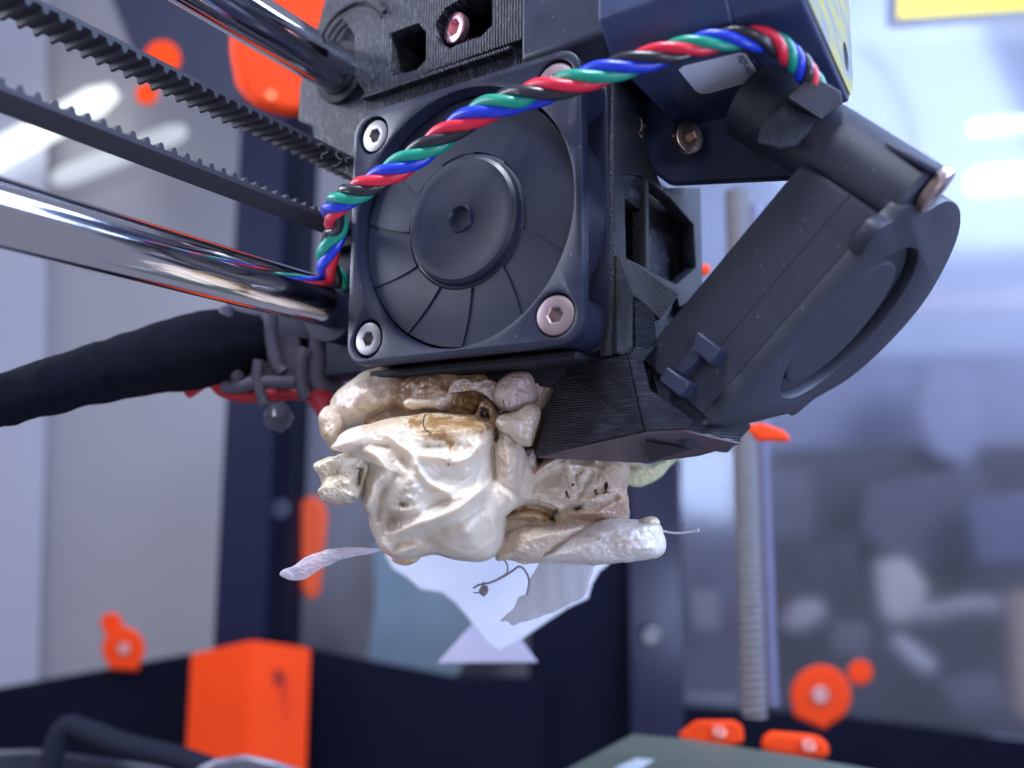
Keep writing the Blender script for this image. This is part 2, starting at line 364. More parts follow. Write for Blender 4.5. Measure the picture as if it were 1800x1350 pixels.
# ---- yellow sign and things in the room on the right
YM = mat('yellow_sign', (1.0, 0.74, 0.08), 0.5, var=0.1, noise_scale=0.01)
o = mk('yellow_sign', prism_px([(1580, -160), (1900, -180), (1900, 12), (1640, 30), (1576, 34)], 498, 1.5), YM, bevel=3)
tagp(o, 'bright yellow sign at the upper right beyond the enclosure', 'sign')
def room(name, px, depth, col, thick, label, cat, bevel=6, group=None, rough=0.6):
    m = mat(name + '_paint', col, rough, var=0.18, noise_scale=0.03)
    o = mk(name, prism_px(px, depth, thick), m, bevel=bevel)
    return tagp(o, label, cat, group)
room('light_shelf', [(1500, 36), (1900, 20), (1900, 72), (1500, 80)], 1100, (0.55, 0.62, 0.82), 10, 'pale shelf band just under the yellow sign', 'shelf')
room('wall_shelf', [(1560, 520), (1900, 500), (1900, 545), (1560, 556)], 1100, (0.58, 0.60, 0.86), 10, 'pale horizontal shelf right of the round blower fan', 'shelf')
room('cabinet', [(1190, 640), (1800, 620), (2300, 640), (2300, 800), (1190, 800)], 1180, (0.26, 0.29, 0.50), 20, 'violet blue cabinet row under the pale shelf', 'cabinet')
room('workbench', [(1190, 790), (2300, 770), (2300, 1500), (1190, 1500)], 1120, (0.050, 0.054, 0.095), 20, 'dark cluttered workbench filling the lower right background', 'workbench')
room('steel_cabinet', [(1520, 850), (1720, 820), (1760, 960), (1600, 1010), (1500, 940)], 1080, (0.085, 0.09, 0.16), 20, 'grey blue machine housing on the dark workbench', 'machine', 14)
room('white_carton', [(1535, 985), (1590, 978), (1632, 1030), (1610, 1092), (1556, 1098), (1542, 1060)], 1020, (0.50, 0.49, 0.55), 30, 'whitish crumpled carton right of the lead screw', 'carton', 6)
room('paper_roll', [(1600, 1066), (1700, 1048), (1800, 1052), (1800, 1078), (1700, 1078), (1612, 1100)], 1015, (0.36, 0.36, 0.44), 20, 'long pale bar lying right of the whitish carton', 'bar', 8)
room('foam_pad', [(1368, 1082), (1400, 1056), (1446, 1052), (1452, 1084), (1410, 1110), (1376, 1108)], 1020, (0.42, 0.42, 0.50), 20, 'small pale oval pad just right of the lead screw', 'pad', 8)
room('white_stick', [(1556, 1126), (1580, 1112), (1646, 1162), (1640, 1186), (1612, 1180)], 1010, (0.48, 0.48, 0.60), 14, 'short pale stick lying diagonally above the round orange knob', 'stick', 6)
room('pale_tray', [(1200, 1214), (1296, 1222), (1298, 1246), (1200, 1240)], 690, (0.20, 0.21, 0.27), 8, 'pale narrow tray between dark column and lead screw', 'tray', 3)
room('tall_bin', [(1340, 830), (1420, 820), (1430, 950), (1350, 960)], 1060, (0.10, 0.105, 0.17), 20, 'slightly paler box standing high on the dark bench by the lead screw', 'box', 12)
room('hanging_jacket', [(1620, 640), (1700, 650), (1730, 760), (1700, 830), (1630, 800), (1600, 720)], 1100, (0.27, 0.29, 0.50), 20, 'soft violet patch hanging under the pale shelf', 'jacket', 14)
room('blue_crate', [(1690, 880), (1840, 860), (1840, 990), (1710, 1000)], 1040, (0.10, 0.12, 0.24), 20, 'blue grey crate at the right edge of the bench', 'crate', 12)
room('small_box', [(1460, 1090), (1530, 1100), (1520, 1160), (1456, 1150)], 1005, (0.13, 0.13, 0.18), 20, 'small grey box just above the round orange latch', 'box', 8)
room('loose_cloth', [(1640, 1200), (1740, 1180), (1770, 1240), (1680, 1262)], 1000, (0.11, 0.11, 0.17), 20, 'dim folded cloth near the tan post', 'cloth', 10)
room('wood_post', [(1772, 1040), (1900, 1040), (1900, 1262), (1780, 1262)], 1000, (0.34, 0.26, 0.25), 20, 'tan post at the right edge of the picture', 'post', 6)
room('grey_bin', [(1210, 1040), (1262, 1040), (1262, 1110), (1214, 1110)], 690, (0.22, 0.22, 0.27), 8, 'light grey bin seen between dark column and lead screw', 'bin', 3)
room('dark_monitor', [(1400, 960), (1500, 940), (1512, 1040), (1412, 1050)], 1030, (0.035, 0.037, 0.075), 12, 'dark screen standing left of the whitish carton', 'monitor', 6)
cbl = catmull([P(1515, 80, 900), P(1560, 130, 900), P(1590, 190, 900), P(1612, 262, 900)], 10)
o = mk('hanging_cable', tube(cbl, 8, 10), mat('dusky_pink', (0.26, 0.24, 0.50), 0.6), smooth=True); tagp(o, 'blurred dusky cable hanging below the yellow sign', 'cable')

# ---- print sheet, clips, screws
ZS = -105
shp = [PL(u, v, 'Z', ZS) for u, v in ((930, 1385), (1112, 1290), (1220, 1300), (1400, 1328), (1760, 1392))]
shp = [np.array(p) for p in shp]; near = [shp[-1] + np.array([-60, 0, 0]), shp[0] + np.array([-60, 10, 0])]
o = mk('print_sheet', prism(shp + near, (0, 0, -1.5)), 'sheet', bevel=0.3)
tagp(o, 'grey green steel print sheet at the bottom under the lead screw', 'print sheet')
wm = [PL(u, v, 'Z', ZS+0.2) for u, v in ((1078, 1352), (1118, 1334), (1150, 1336), (1122, 1356))]
mk('edge_mark', prism(wm, (0, 0, 0.15)), mat('pale_mark', (0.45, 0.5, 0.52), 0.5), o)
# lead screw with thread
ls = thing('lead_screw', PL(1318, 1300, 'Z', ZS), 'tall greyish threaded lead screw standing on the right behind the blob', 'lead screw')
A = P(1320, 1100, 250); zs = np.linspace(-105, 60, 1400); V = []; Fc = []
seg = 20; base = np.array([A[0], A[1], 0])
for i, z in enumerate(zs):
    for k in range(seg):
        t = 2*math.pi*k/seg; ph = (z/2.4 - k/seg) % 1.0; r = 4.0 - 0.45*abs(ph*2-1)**1.0*1.0
        V.append(base + np.array([r*math.cos(t), r*math.sin(t), z]))
Fc = [(i*seg+k, i*seg+(k+1) % seg, (i+1)*seg+(k+1) % seg, (i+1)*seg+k) for i in range(len(zs)-1) for k in range(seg)]
mk('threaded_rod', (V, Fc), mat('screw_steel', (0.11, 0.105, 0.115), 0.55, metal=0.0, var=0.3), ls, smooth=True, angle=60)
B = P(1352, 1100, 262)
o = mk('smooth_guide_rod', cyl((B[0], B[1], -105), (B[0], B[1], 60), 2.2, 20), mat('lavender_steel', (0.12, 0.12, 0.20), 0.5, metal=0.2), smooth=True)
tagp(o, 'slim smooth lavender grey rod right beside the lead screw', 'guide rod')
def clip(px, label, scr):
    L = [P(u, v, 228) for u, v in px]
    t = thing('sheet_clip', L[0], label, 'clip', 'orange clips holding the print sheet')
    mk('clip_body', prism_px(px, 228, 9), 'orange', t, bevel=1.8, seg=3)
    hexscrew('screw', P(*scr, 226.5), (CR[2] * -1 + Z_*1.6), 1.9, t, mat('dim_screw', (0.7, 0.25, 0.2), 0.4, metal=0.5))
clip([(1190, 1292), (1222, 1266), (1290, 1266), (1306, 1276), (1308, 1306), (1260, 1314), (1200, 1302)], 'orange printed clip left of the lead screw foot', (1265, 1284))
clip([(1336, 1300), (1352, 1284), (1440, 1292), (1460, 1312), (1455, 1334), (1400, 1332), (1340, 1322)], 'orange printed clip right of the lead screw foot', (1422, 1308))
# ---- orange knobs
def knob(c, rpx, tip, tab, tabr, depth, label, m='orange', screw=True):
    u0, v0 = c; t = thing('panel_latch', P(u0, v0, depth), label, 'latch', 'orange printed latches on the enclosure')
    pts = []
    ta = math.atan2(tip[1]-v0, tip[0]-u0)
    for k in range(40):
        a = 2*math.pi*k/40; d = abs((a-ta+math.pi) % (2*math.pi)-math.pi)
        L_ = math.hypot(tip[0]-u0, tip[1]-v0)
        r = rpx if d > math.acos(min(0.999, rpx/L_)) else rpx/math.cos(d)
        pts.append((u0+min(r, L_)*math.cos(a), v0+min(r, L_)*math.sin(a)))
    mk('latch_plate', prism_px(pts, depth, 11), m, t, bevel=1.8)
    mk('latch_tab', prism_px([(tab[0]+tabr*math.cos(a), tab[1]+tabr*math.sin(a)) for a in np.linspace(0, 6.28, 20, endpoint=False)], depth+5, 7), m, t, bevel=1.2)
    if screw:
        mk('screw_seat', lathe(P(u0, v0, depth-0.3), CR[2], [(0, rpx*0.42*depth*FAR/F), (0.6, rpx*0.42*depth*FAR/F)], 24), mat('seat', (0.62, 0.05, 0.01), 0.5), t)
        hexscrew('screw', P(u0, v0, depth-1.5), -CR[2], rpx*0.26*depth*FAR/F, t, mat('pink_screw', (0.8, 0.45, 0.42), 0.35, metal=0.6))
knob((1443, 1222), 53, (1418, 1280), (1512, 1182), 22, 300, 'round orange latch with pink screw at lower right by the lead screw')
knob((217, 1140), 38, (214, 1190), (196, 1096), 20, 320, 'orange latch with small tab low on the left panel')
knob((285, 104), 33, (275, 140), (258, 165), 20, 300, 'orange latch peeking out behind the upper belt', screw=False)
o = mk('orange_strip', prism_px([(528, 884), (545, 870), (568, 880), (576, 905), (562, 1046), (542, 1056), (528, 1030)], 345, 6), mat('orange_strip', (0.80, 0.10, 0.03), 0.5), bevel=1.5)
tagp(o, 'upright orange strip beside the dark post left of the blob', 'strip')
br = thing('corner_bracket', P(440, 1340, 296), 'large orange printed corner bracket at the bottom left', 'bracket')
def brk(px, t=10, m='orange', n='bracket_side', b=1.0, d=None):
    return mk(n, prism_px(px, d or 300, t), m, br, bevel=b)
A0, A1, A2 = P(336, 1150, 304), P(442, 1126, 298), P(546, 1140, 309)
H = Z_ * -130
mk('bracket_side', prism([A0, A1, A1+H, A0+H], (P(440, 1130, 330)-P(440, 1130, 320))), 'orange', br, bevel=1.0)
mk('bracket_side', prism([A1, A2, A2+H, A1+H], (P(440, 1130, 330)-P(440, 1130, 320))*1.05), 'orange', br, bevel=1.0)
for (u, v, w) in ((388, 1196, 12), (488, 1192, 14)):
    mk('screw_pocket', lathe(P(u, v, 300.5), CR[2], [(0, w*435/F), (3, w*435/F*0.8)], 20), mat('pocket', (0.30, 0.02, 0.01), 0.6), br)  # shade of the pocket painted as dark orange
mk('slot', prism_px([(370, 1200), (400, 1200), (402, 1400), (370, 1400)], 303, 2), mat('recess_shade_orange', (0.75, 0.045, 0.003), 0.6), br, bevel=0.5)  # slots: recess shade put into a darker orange
mk('slot', prism_px([(470, 1200), (505, 1196), (505, 1400), (472, 1400)], 301, 2), mat('recess_shade_orange', (0.65, 0.035, 0.003), 0.6), br, bevel=0.5)
# big orange idler part top left behind the rod
og = thing('orange_idler_housing', P(480, 100, 210), 'big rounded orange printed housing behind the upper chrome rod', 'housing')
mk('housing_shell', prism_px([(404, 20), (410, -60), (660, -90), (660, 160), (560, 205), (500, 207), (440, 190), (412, 150), (402, 90)], 205, 16), 'orange', og, bevel=3.5, seg=4)
mk('screw_hole', lathe(P(478, 168, 205.5), CR[2], [(-0.6, 1.6), (1, 1.6)], 20), mat('peg', (0.95, 0.18, 0.06), 0.5), og)
# bits under the blower
o = mk('orange_lug', prism_px([(1308, 748), (1340, 744), (1380, 758), (1392, 776), (1330, 776)], 190, 6), 'orange', bevel=0.8); tagp(o, 'small orange lug peeking out under the blower fan', 'lug')
o = mk('orange_tab', prism_px([(1228, 470), (1242, 462), (1252, 475), (1235, 490)], 190, 6), 'orange', bevel=0.8); tagp(o, 'tiny orange tab in the gap between extruder body and blower fan', 'tab')

P = P_near
# foreground things at the bottom left
bl = catmull([P(70, 1400, 235), P(110, 1285, 240), P(150, 1285, 240), P(220, 1310, 236), P(320, 1335, 232), P(430, 1375, 226)], 10)
o = mk('bed_cable', tube(bl, 3.2, 14), mat('bed_cable_grey', (0.008, 0.009, 0.018), 0.85, spec=0.15), smooth=True); tagp(o, 'thick dark cable curving along the bottom left corner', 'cable')
o = mk('heatbed_corner', prism_px([(-100, 1322), (60, 1316), (330, 1352), (330, 1460), (-100, 1460)], 245, 12), mat('bed_dark', (0.022, 0.026, 0.045), 0.4), bevel=1.5); tagp(o, 'dark heated bed corner under the thick cable at bottom left', 'heated bed')
hm = [(340, 1352), (380, 1334), (430, 1326), (480, 1336), (560, 1362), (560, 1420), (340, 1420)]
o = mk('metal_bracket', prism_px(hm, 225, 8), mat('hump', (0.16, 0.16, 0.20), 0.35, metal=0.5, var=0.3), bevel=1.5); tagp(o, 'shiny grey metal hump in front of the orange corner bracket', 'bracket')

# ================================================================== RODS AND BELT
for z, lab in ((34.0, 'upper chrome rod ending in the print carriage'), (-7.4, 'lower chrome rod, broad and shining, left of the fan')):
    Cn = [(x, 31, z) for x in np.linspace(-84, 60, 40)]
    o = mk('smooth_rod', tube(Cn, 4.0, 64), 'chrome', smooth=True, angle=60)
    tagp(o, lab, 'rod', 'chrome rods carrying the print head')
bt = thing('timing_belt', (-20, 31, 6), 'black toothed timing belt whose two runs enter the carriage between the chrome rods', 'belt')
def beltrun(y0, y1, zb, zt, tooth_dir, x0, x1, sagl):
    """backing strip plus teeth every 2 mm"""
    xs = np.arange(x0, x1, 0.25); V = []; Fc = []
    for i, x in enumerate(xs):
        ph = (x / 2.0) % 1.0
        th = 0.85 * max(0.0, math.sin(ph*math.pi*2))**0.5 if ph < 0.5 else 0.0
        sg = sagl * ((x1 - x)/100)**2
        top, bot = (zt, zb - th) if tooth_dir < 0 else (zt + th, zb)
        V += [(x, y0, bot+sg), (x, y1, bot+sg), (x, y1, top+sg), (x, y0, top+sg)]
    for i in range(len(xs)-1):
        for k in range(4):
            Fc.append((i*4+k, i*4+(k+1) % 4, (i+1)*4+(k+1) % 4, (i+1)*4+k))
    Fc.append((0, 1, 2, 3)); n = (len(xs)-1)*4; Fc.append((n, n+1, n+2, n+3))
    return V, Fc
mk('belt_run', beltrun(28.2, 34.2, 17.7, 18.3, -1, -80, 22, 0.0), 'rubber', bt, smooth=True, angle=28)
mk('belt_run', beltrun(28.2, 34.2, 5.6, 6.3, 1, -80, 22, 0.0), 'rubber', bt, smooth=True, angle=28)

# ================================================================== CARRIAGE (printed)
ca = thing('x_carriage', (10, 20, 20), 'black printed carriage with vertical layer lines behind the fan, above it a recessed screw', 'carriage')
XU, XL = 7.0, 8.4
def yz(px, x): return [YZ(u, v, x) for u, v in px]
up = yz([(640, 163), (690, 148), (935, 62), (938, -60), (596, -60), (585, 10), (622, 60), (620, 130)], XU)
hole1 = yz([(686, 58), (734, 40), (748, 56), (748, 104), (732, 122), (692, 132), (686, 120)], XU)
hole2 = yz([(765, 42), (782, 14), (812, -4), (850, -12), (864, -4), (864, 44), (846, 62), (812, 74), (790, 84), (774, 76), (765, 60)], XU)
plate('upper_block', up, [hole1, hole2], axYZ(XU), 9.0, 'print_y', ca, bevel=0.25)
mk('pocket_floor', box((XL+9.0, -8, 25), (XL+11.9, 26, 60)), 'void', ca)
lo = yz([(545, -60), (548, 150), (526, 158), (523, 205), (524, 240), (549, 238), (551, 288), (600, 300), (612, 620), (640, 640), (950, 640), (1075, 640), (1072, 110), (936, 72), (936, -60)], XL)
yr, zr = 31, 34
holes = [circ(31, 34, 4.6, 40), yz([(556, 296), (598, 306), (598, 345), (585, 345), (556, 330)], XL)]
lo2 = yz([(700, -60), (585, -60), (560, 40), (545, 75), (526, 156), (523, 212), (549, 222), (551, 288), (605, 305), (640, 330), (1072, 330), (1072, 110), (930, 72), (930, -60)], XL)
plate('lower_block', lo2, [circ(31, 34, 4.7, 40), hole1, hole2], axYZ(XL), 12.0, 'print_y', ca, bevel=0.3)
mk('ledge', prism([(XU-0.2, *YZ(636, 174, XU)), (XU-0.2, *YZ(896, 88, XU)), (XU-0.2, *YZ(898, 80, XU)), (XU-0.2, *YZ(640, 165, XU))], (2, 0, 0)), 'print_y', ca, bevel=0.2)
mk('seam', box((XU-0.04, 3.2, 29.5), (XU+1, 3.36, 31.5)), 'void', ca)
mk('seam', box((XL-0.04, 7.9, 23.5), (XL+1, 8.08, 28.2)), 'void', ca)
mk('bearing_ring', lathe((7.2, 31, 34), X_, [(0, 5.5), (0, 4.15), (6, 4.15)], 48, cap=False), 'void', ca, smooth=True, angle=30)
mk('bearing_ring', lathe((7.2, 31, 34), X_, [(0, 5.5), (2.6, 5.5)], 48, cap=False), 'moulded', ca, smooth=True, angle=30)
# curved printed bearing housing at the top left corner
for k, rr in enumerate((6.6, 7.6, 8.7)):
    arc = [(XL-0.6-0.5*k, 31-3+rr*math.cos(a), 37+rr*math.sin(a)) for a in np.linspace(0.1, 2.6, 24)]
    mk('moulding_arc', tube(arc, 0.45, 8), 'print_rough', ca, smooth=True)
hexscrew('screw', PL(797, 48, 'X', 8.2), (-1, 0.22, -0.05), 2.5, ca, mat('pinkish_screw', (0.75, 0.42, 0.48), 0.25, metal=0.9), sock=1.35, label='pinkish screw in a recess, socket seen askew')
# lower carriage: clamp for the lower rod, dark block behind fan's left edge
mk('rod_clamp', box((12, 22, -19), (40, 37, 14)), 'navy2', ca, bevel=0.6)
mk('rod_bushing', lathe((7, 31, -7.4), X_, [(0, 6.4), (6, 6.4)], 40), 'navy2', ca, smooth=True, angle=30)
mk('belt_clamp', join(box((9.5, 24, 3), (12, 36, 5)), box((9.5, 20.5, 6.5), (22, 27.5, 28))), 'void', ca, bevel=0.3)
_u2 = ('rear_bracket', prism_px([(558, 545), (600, 560), (612, 640), (600, 700), (560, 745), (552, 700)], 146, 16))

# ================================================================== EXTRUDER BODY (printed, right of and behind the fan)
eb = thing('printed_extruder', (20, 0, -20), 'black printed extruder body with two open windows right of the fan', 'extruder body')
mk('core', box((10.4, -12, -20.5), (42, 19.5, 20.5)), 'void', eb, bevel=0.3)
mk('bottom_plate', join(box((4, -17, -21.2), (10.6, 19, -20.1)), box((10, -18.4, -23.6), (38, 18, -20.6))), 'void', eb, bevel=0.3)
YF = -20.6
def xz(px, y): return [(PL(u, v, 'Y', y)[0], PL(u, v, 'Y', y)[2]) for u, v in px]
fr = xz([(1078, 95), (1105, 105), (1130, 250), (1165, 330), (1232, 330), (1236, 520), (1195, 540), (1190, 518), (1158, 600), (1112, 624), (1080, 624)], YF)
h1 = xz([(1098, 305), (1133, 310), (1136, 470), (1101, 453)], YF)
h2 = xz([(1141, 318), (1180, 350), (1220, 395), (1224, 470), (1190, 500), (1141, 476)], YF)
plate('window_frame', fr, [h1, h2], ((0, YF, 0), X_, Z_, Y_), 2.2, 'print_rough', eb, bevel=0.2)
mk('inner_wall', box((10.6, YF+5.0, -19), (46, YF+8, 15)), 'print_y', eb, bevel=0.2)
mk('inner_rib', box((22.5, YF+1.0, -12), (23.3, YF+6, 10)), 'print_rough', eb, bevel=0.1)
mk('rear_wall', box((44.0, YF+1.0, -10), (47.0, YF+9, 15)), 'print_rough', eb, bevel=0.2)

# gear housing between carriage and motor
gh = thing('gear_housing', (20, -15, 22), 'plain dark housing between printed carriage and motor, above the fan corner', 'housing')
mk('housing_shell', prism([(6, -7, 24.5), (6, -7, 62), (34, -7, 62), (34, -7, 21), (9.5, -7, 21)], (0, -17.8, 0)), 'moulded', gh, bevel=0.6, seg=3)

# ================================================================== MOTOR
mo = thing('extruder_motor', (13, -36, 16), 'dark stepper motor with a small white sticker underneath, twisted cable passing below it', 'motor')
cs = [(-1.0, 16), (27.0, 16), (30.5, 19.5), (30.5, 47.5), (27, 51), (-1.0, 51), (-4.5, 47.5), (-4.5, 19.5)]
mk('end_cap', prism([(x, -48.3, z) for x, z in cs], (0, 8.0, 0)), 'motor', mo, bevel=0.35)
cs2 = [((x-13)*0.985+13, (z-33.5)*0.985+33.5) for x, z in cs]
mk('motor_body', prism([(x, -40.35, z) for x, z in cs], (0, 15.6, 0)), 'motor', mo, bevel=0.25)
LBM = mat('front_label', (0.55, 0.55, 0.55), 0.85, var=0.1, spec=0.05)
def lblmat():
    m = LBM; nt = m.node_tree; N = nt.nodes; L = nt.links; b = N['Principled BSDF']
    tc = N.new('ShaderNodeTexCoord'); mp = N.new('ShaderNodeMapping'); mp.inputs['Scale'].default_value = (60, 60, 260)
    L.new(tc.outputs['Object'], mp.inputs[0]); nz = N.new('ShaderNodeTexNoise'); nz.inputs['Scale'].default_value = 1.6; nz.inputs['Detail'].default_value = 3
    L.new(mp.outputs[0], nz.inputs['Vector']); r = N.new('ShaderNodeValToRGB')
    r.color_ramp.elements[0].position = 0.38; r.color_ramp.elements[0].color = (0.22, 0.24, 0.29, 1)
    r.color_ramp.elements[1].position = 0.72; r.color_ramp.elements[1].color = (0.42, 0.38, 0.10, 1)
    L.new(nz.outputs[0], r.inputs[0]); L.new(r.outputs[0], b.inputs['Base Color'])
lblmat()
def fx(pts, r, n=5): return pts
plate('front_label', [(-0.3, 16.9), (26.6, 16.9), (29.8, 20), (29.8, 47), (26.6, 50.2), (-0.3, 50.2), (-3.7, 47), (-3.7, 20)],
      [circ(24.5, 21.5, 2.0, 24), circ(1.5, 21.5, 1.5, 24)], ((0, -48.62, 0), X_, Z_, Y_), 0.3, LBM, mo)
for x in (1.5, 24.5):
    mk('mount_hole', lathe((x, -48.34, 21.5), Y_, [(0, 1.4), (-0.02, 1.4)], 24), 'void', mo)
# chamfer seam and moulded ridges
# sticker underneath the motor
Zb = 15.93
stp = [PL(u, v, 'Z', Zb) for u, v in ((1193, 122), (1222, 158), (1230, 163), (1245, 163), (1325, 141), (1334, 132), (1312, 96), (1303, 92), (1200, 116))]
stk = mk('sticker', prism(stp, (0, 0, -0.12)), 'sticker', mo, label='white sticker with a small vertical code')
tx = D.curves.new('printed_code', 'FONT'); tx.body = 'MZP-0421'; tx.size = 1.25 * S; tx.extrude = 0.00002
txo = D.objects.new('printed_code', tx); COL.objects.link(txo); txo.parent = stk
a0 = np.array(PL(1294, 100, 'Z', Zb-0.14)); a1 = np.array(PL(1318, 136, 'Z', Zb-0.14))
dv = a1 - a0; dv /= np.linalg.norm(dv); zz = np.array([0, 0, -1.0]); uu = dv; ww = np.cross(zz, uu)
Mx = Matrix(((uu[0], ww[0], zz[0], 0), (uu[1], ww[1], zz[1], 0), (uu[2], ww[2], zz[2], 0), (0, 0, 0, 1)))
Mx.translation = Vector((a0 - ORG[mo.name]) * S)
dg = bpy.context.evaluated_depsgraph_get(); tme = D.meshes.new_from_object(txo.evaluated_get(dg)); D.objects.remove(txo); D.curves.remove(tx)
tme.transform(Mx); tme.materials.clear(); tme.materials.append(MT['ink'])
txo = D.objects.new('printed_code', tme); COL.objects.link(txo); txo.parent = stk

# ---- bracket under the motor with warm screws
mb = thing('motor_bracket', (20, -35, 8), 'dark smooth bracket under the motor with a warm toned screw', 'bracket')
mk('bracket_body', prism_px([(1128, 150), (1112, 220), (1120, 262), (1142, 300), (1180, 328), (1396, 318), (1470, 240), (1470, 150)], [126, 126, 126, 126, 126, 116, 112, 112], 14), 'motor', mb, bevel=0.8, seg=3)
hexscrew('screw', P(1214, 240, 118.5), (-0.62, -0.9, -0.1), 2.4, mb, 'copper', label='warm toned screw head seen nearly edge on')
hexscrew('screw', P(1112, 222, 121.5), (-1, 0.25, -0.1), 1.8, mb, 'copper')
# printed cable clip on motor corner with coarse beads
cc = thing('cable_clip', P(1440, 170, 98), 'printed six sided cable clip with coarse ridges at the motor corner, cable end inside', 'clip')
hx = [(1428, 132), (1478, 162), (1481, 182), (1443, 210), (1384, 176), (1388, 163)]
mk('clip_block', prism_px(hx, [97.5, 97.5, 97.5, 97.5, 97.5, 97.5], 7), 'blower', cc, bevel=0.1)
for k in range(10):
    f0 = (k + 0.5) / 10
    a = np.array(P(1388 + (1428-1388)*0, 0, 1))
    L0 = P(1428 + (1385-1428)*f0, 132 + (172-132)*f0, 97.2); L1 = P(1478 + (1443-1478)*f0, 162 + (210-162)*f0, 97.2)
    mk('bead_ridge', tube(np.linspace(L0, L1, 6), 0.2, 8), 'frame', cc, smooth=True)
mk('clip_base', prism_px([(1384, 176), (1443, 210), (1420, 236), (1400, 258), (1372, 262), (1330, 250), (1340, 215), (1365, 195)], 99.5, 8), 'print_rough', cc, bevel=0.3)

# ================================================================== FAN
fn = thing('cooling_fan', (5, 0, -20), 'square black axial fan with round hub and a silver screw in each corner', 'fan')
scr = [(16, 16), (-16, 16), (16, -16), (-16, -16)]
rr_ = rrect(-20, -20, 20, 20, 3.4)
plate('front_flange', rr_, [circ(0, 0, 18.9, 96)] + [circ(a, b, 2.95, 32) for a, b in scr], axYZ(0), 2.0, 'frame', fn, bevel=0.22)
plate('rear_flange', rr_, [circ(0, 0, 18.9, 96)], axYZ(8.0), 2.0, 'frame', fn, bevel=0.2)
duct = lathe((0.25, 0, 0), X_, [(0, 18.9), (0.7, 18.75), (4, 18.7), (9.7, 18.7)], 96, cap=False)
ductO = lathe((1.9, 0, 0), X_, [(0, 19.75), (3, 19.55), (6.2, 19.75)], 96, cap=False)
posts = [cyl((1.5, a*1.01, b*1.01), (8.5, a*1.01, b*1.01), 3.5, 28) for a, b in scr]
mk('duct_ring', join(duct, ductO), 'frame', fn, smooth=True, angle=30)
for a, b in scr: mk('corner_post', cyl((2.0, a*1.01, b*1.01), (8.0, a*1.01, b*1.01), 3.55, 28), 'frame', fn, smooth=True, angle=30)
for k, (a, b) in enumerate(scr):
    hexscrew('screw', (0.1 if b < 0 else 0.3, a, b), (-1, (0.03 if a > 0 else -0.05), 0.02*k), 2.72 if a < 0 else 2.55, fn,
             MT['steel'] if (a > 0) else mat('pink_reflection_steel', (0.42, 0.32, 0.34), 0.4, metal=0.9, var=0.15), sock=1.1)  # silver screws, pinkish reflections put into the base colour
# impeller
im = mk('impeller_hub', lathe((0.9, 0, 0), X_, [(0.55, 1.45), (0.0, 1.6), (-0.25, 1.75), (-0.25, 1.95), (0.15, 2.1), (0.15, 7.4), (0.1, 7.6), (0.1, 8.8), (0.45, 9.35), (1.2, 9.6), (1.3, 9.9), (1.7, 10.3), (7, 10.3)][::1], 96), 'fan', fn, smooth=True, angle=24)
def blade(k, nb=11):
    V = []; Fc = []; nu, nv = 18, 8
    for side in (0, 1):
        for i in range(nu+1):
            t = i/nu
            for j in range(nv+1):
                s_ = j/nv; r = 10.1 + (18.35-10.1)*s_
                a = 2*math.pi*k/nb + (t*0.68 + 0.15*s_)
                x = 2.0 + 0.36*t + side*0.3 + 0.1*s_*(1-t)
                V.append((x, r*math.cos(a), r*math.sin(a)))
    n1 = (nu+1)*(nv+1)
    for side in (0, 1):
        for i in range(nu):
            for j in range(nv):
                q = (i*(nv+1)+j, (i+1)*(nv+1)+j, (i+1)*(nv+1)+j+1, i*(nv+1)+j+1); q = tuple(side*n1+x for x in q); Fc.append(q if side else q[::-1])
    rim = [i*(nv+1) for i in range(nu+1)] + [nu*(nv+1)+j for j in range(1, nv+1)] + [i*(nv+1)+nv for i in range(nu-1, -1, -1)] + [j for j in range(nv-1, 0, -1)]
    for i in range(len(rim)):
        a, b = rim[i], rim[(i+1) % len(rim)]; Fc.append((a, b, b+n1, a+n1))
    return V, Fc
for k in range(11): mk('fan_blade', blade(k), 'fan', fn, smooth=True, angle=40)
mk('motor_support', join(lathe((8.2, 0, 0), X_, [(0, 11), (1.6, 11)], 48), *[box((8.3, -1 if k else 9, 9 if k else -1), (9.7, 1 if k else 19.2, 19.2 if k else 1)) for k in (0, 1)]), 'frame', fn)
mk('back_cover', lathe((9.85, 0, 0), X_, [(0, 19), (0.3, 19)], 48), 'void', fn)

# ================================================================== BLOWER
bw = thing('blower_fan', (25, -45, -15), 'black round blower fan tilted outward, hanging right of the square fan', 'blower')
d_ = np.array([0, -0.696, 0.718]); n_ = np.array([0, -0.718, -0.696]); B0 = np.array([10, -33.2, -30.0])
def bl3(x, dd, k): return B0 + X_*(x-10) + d_*dd + n_*k
bo = catmull_closed([(10, 26), (10.0, 31.5), (11.2, 34.0), (17.2, 35.2), (22, 38.6), (30.5, 39.9), (40.5, 38.0), (49.5, 32.5), (53, 27), (53.0, 20), (49.5, 13.5), (42, 8.5), (35.5, 5.2)], 14)
bo = [tuple(p) for p in bo[:-14]] + [(26, 2.0), (17.7, 0.0), (10, 0.0), (10, 10), (10, 20)]
plate('housing', bo, [circ(27.5, 19.5, 12.8, 80)], (bl3(10, 0, 0) - X_*10, X_, d_, -n_), 2.0, 'blower', bw, bevel=0.35)
bos = [p for p in bo if not (p[1] > 26.0 and p[0] < 24)] + []
bos = bos + [(10, 26), (10, 30.6), (10.6, 31.2), (17, 31.4)]
bos.sort(key=lambda p: math.atan2(p[1]-18, p[0]-28))
plate('housing_side', bos, [], (bl3(10, 0, -1.9) - X_*10, X_, d_, -n_), 11.6, 'blower', bw, bevel=0.3)
mk('intake_floor', lathe(bl3(27.5, 19.5, -1.7), n_, [(0, 12.7), (0.1, 12.7)], 64), 'blower', bw)
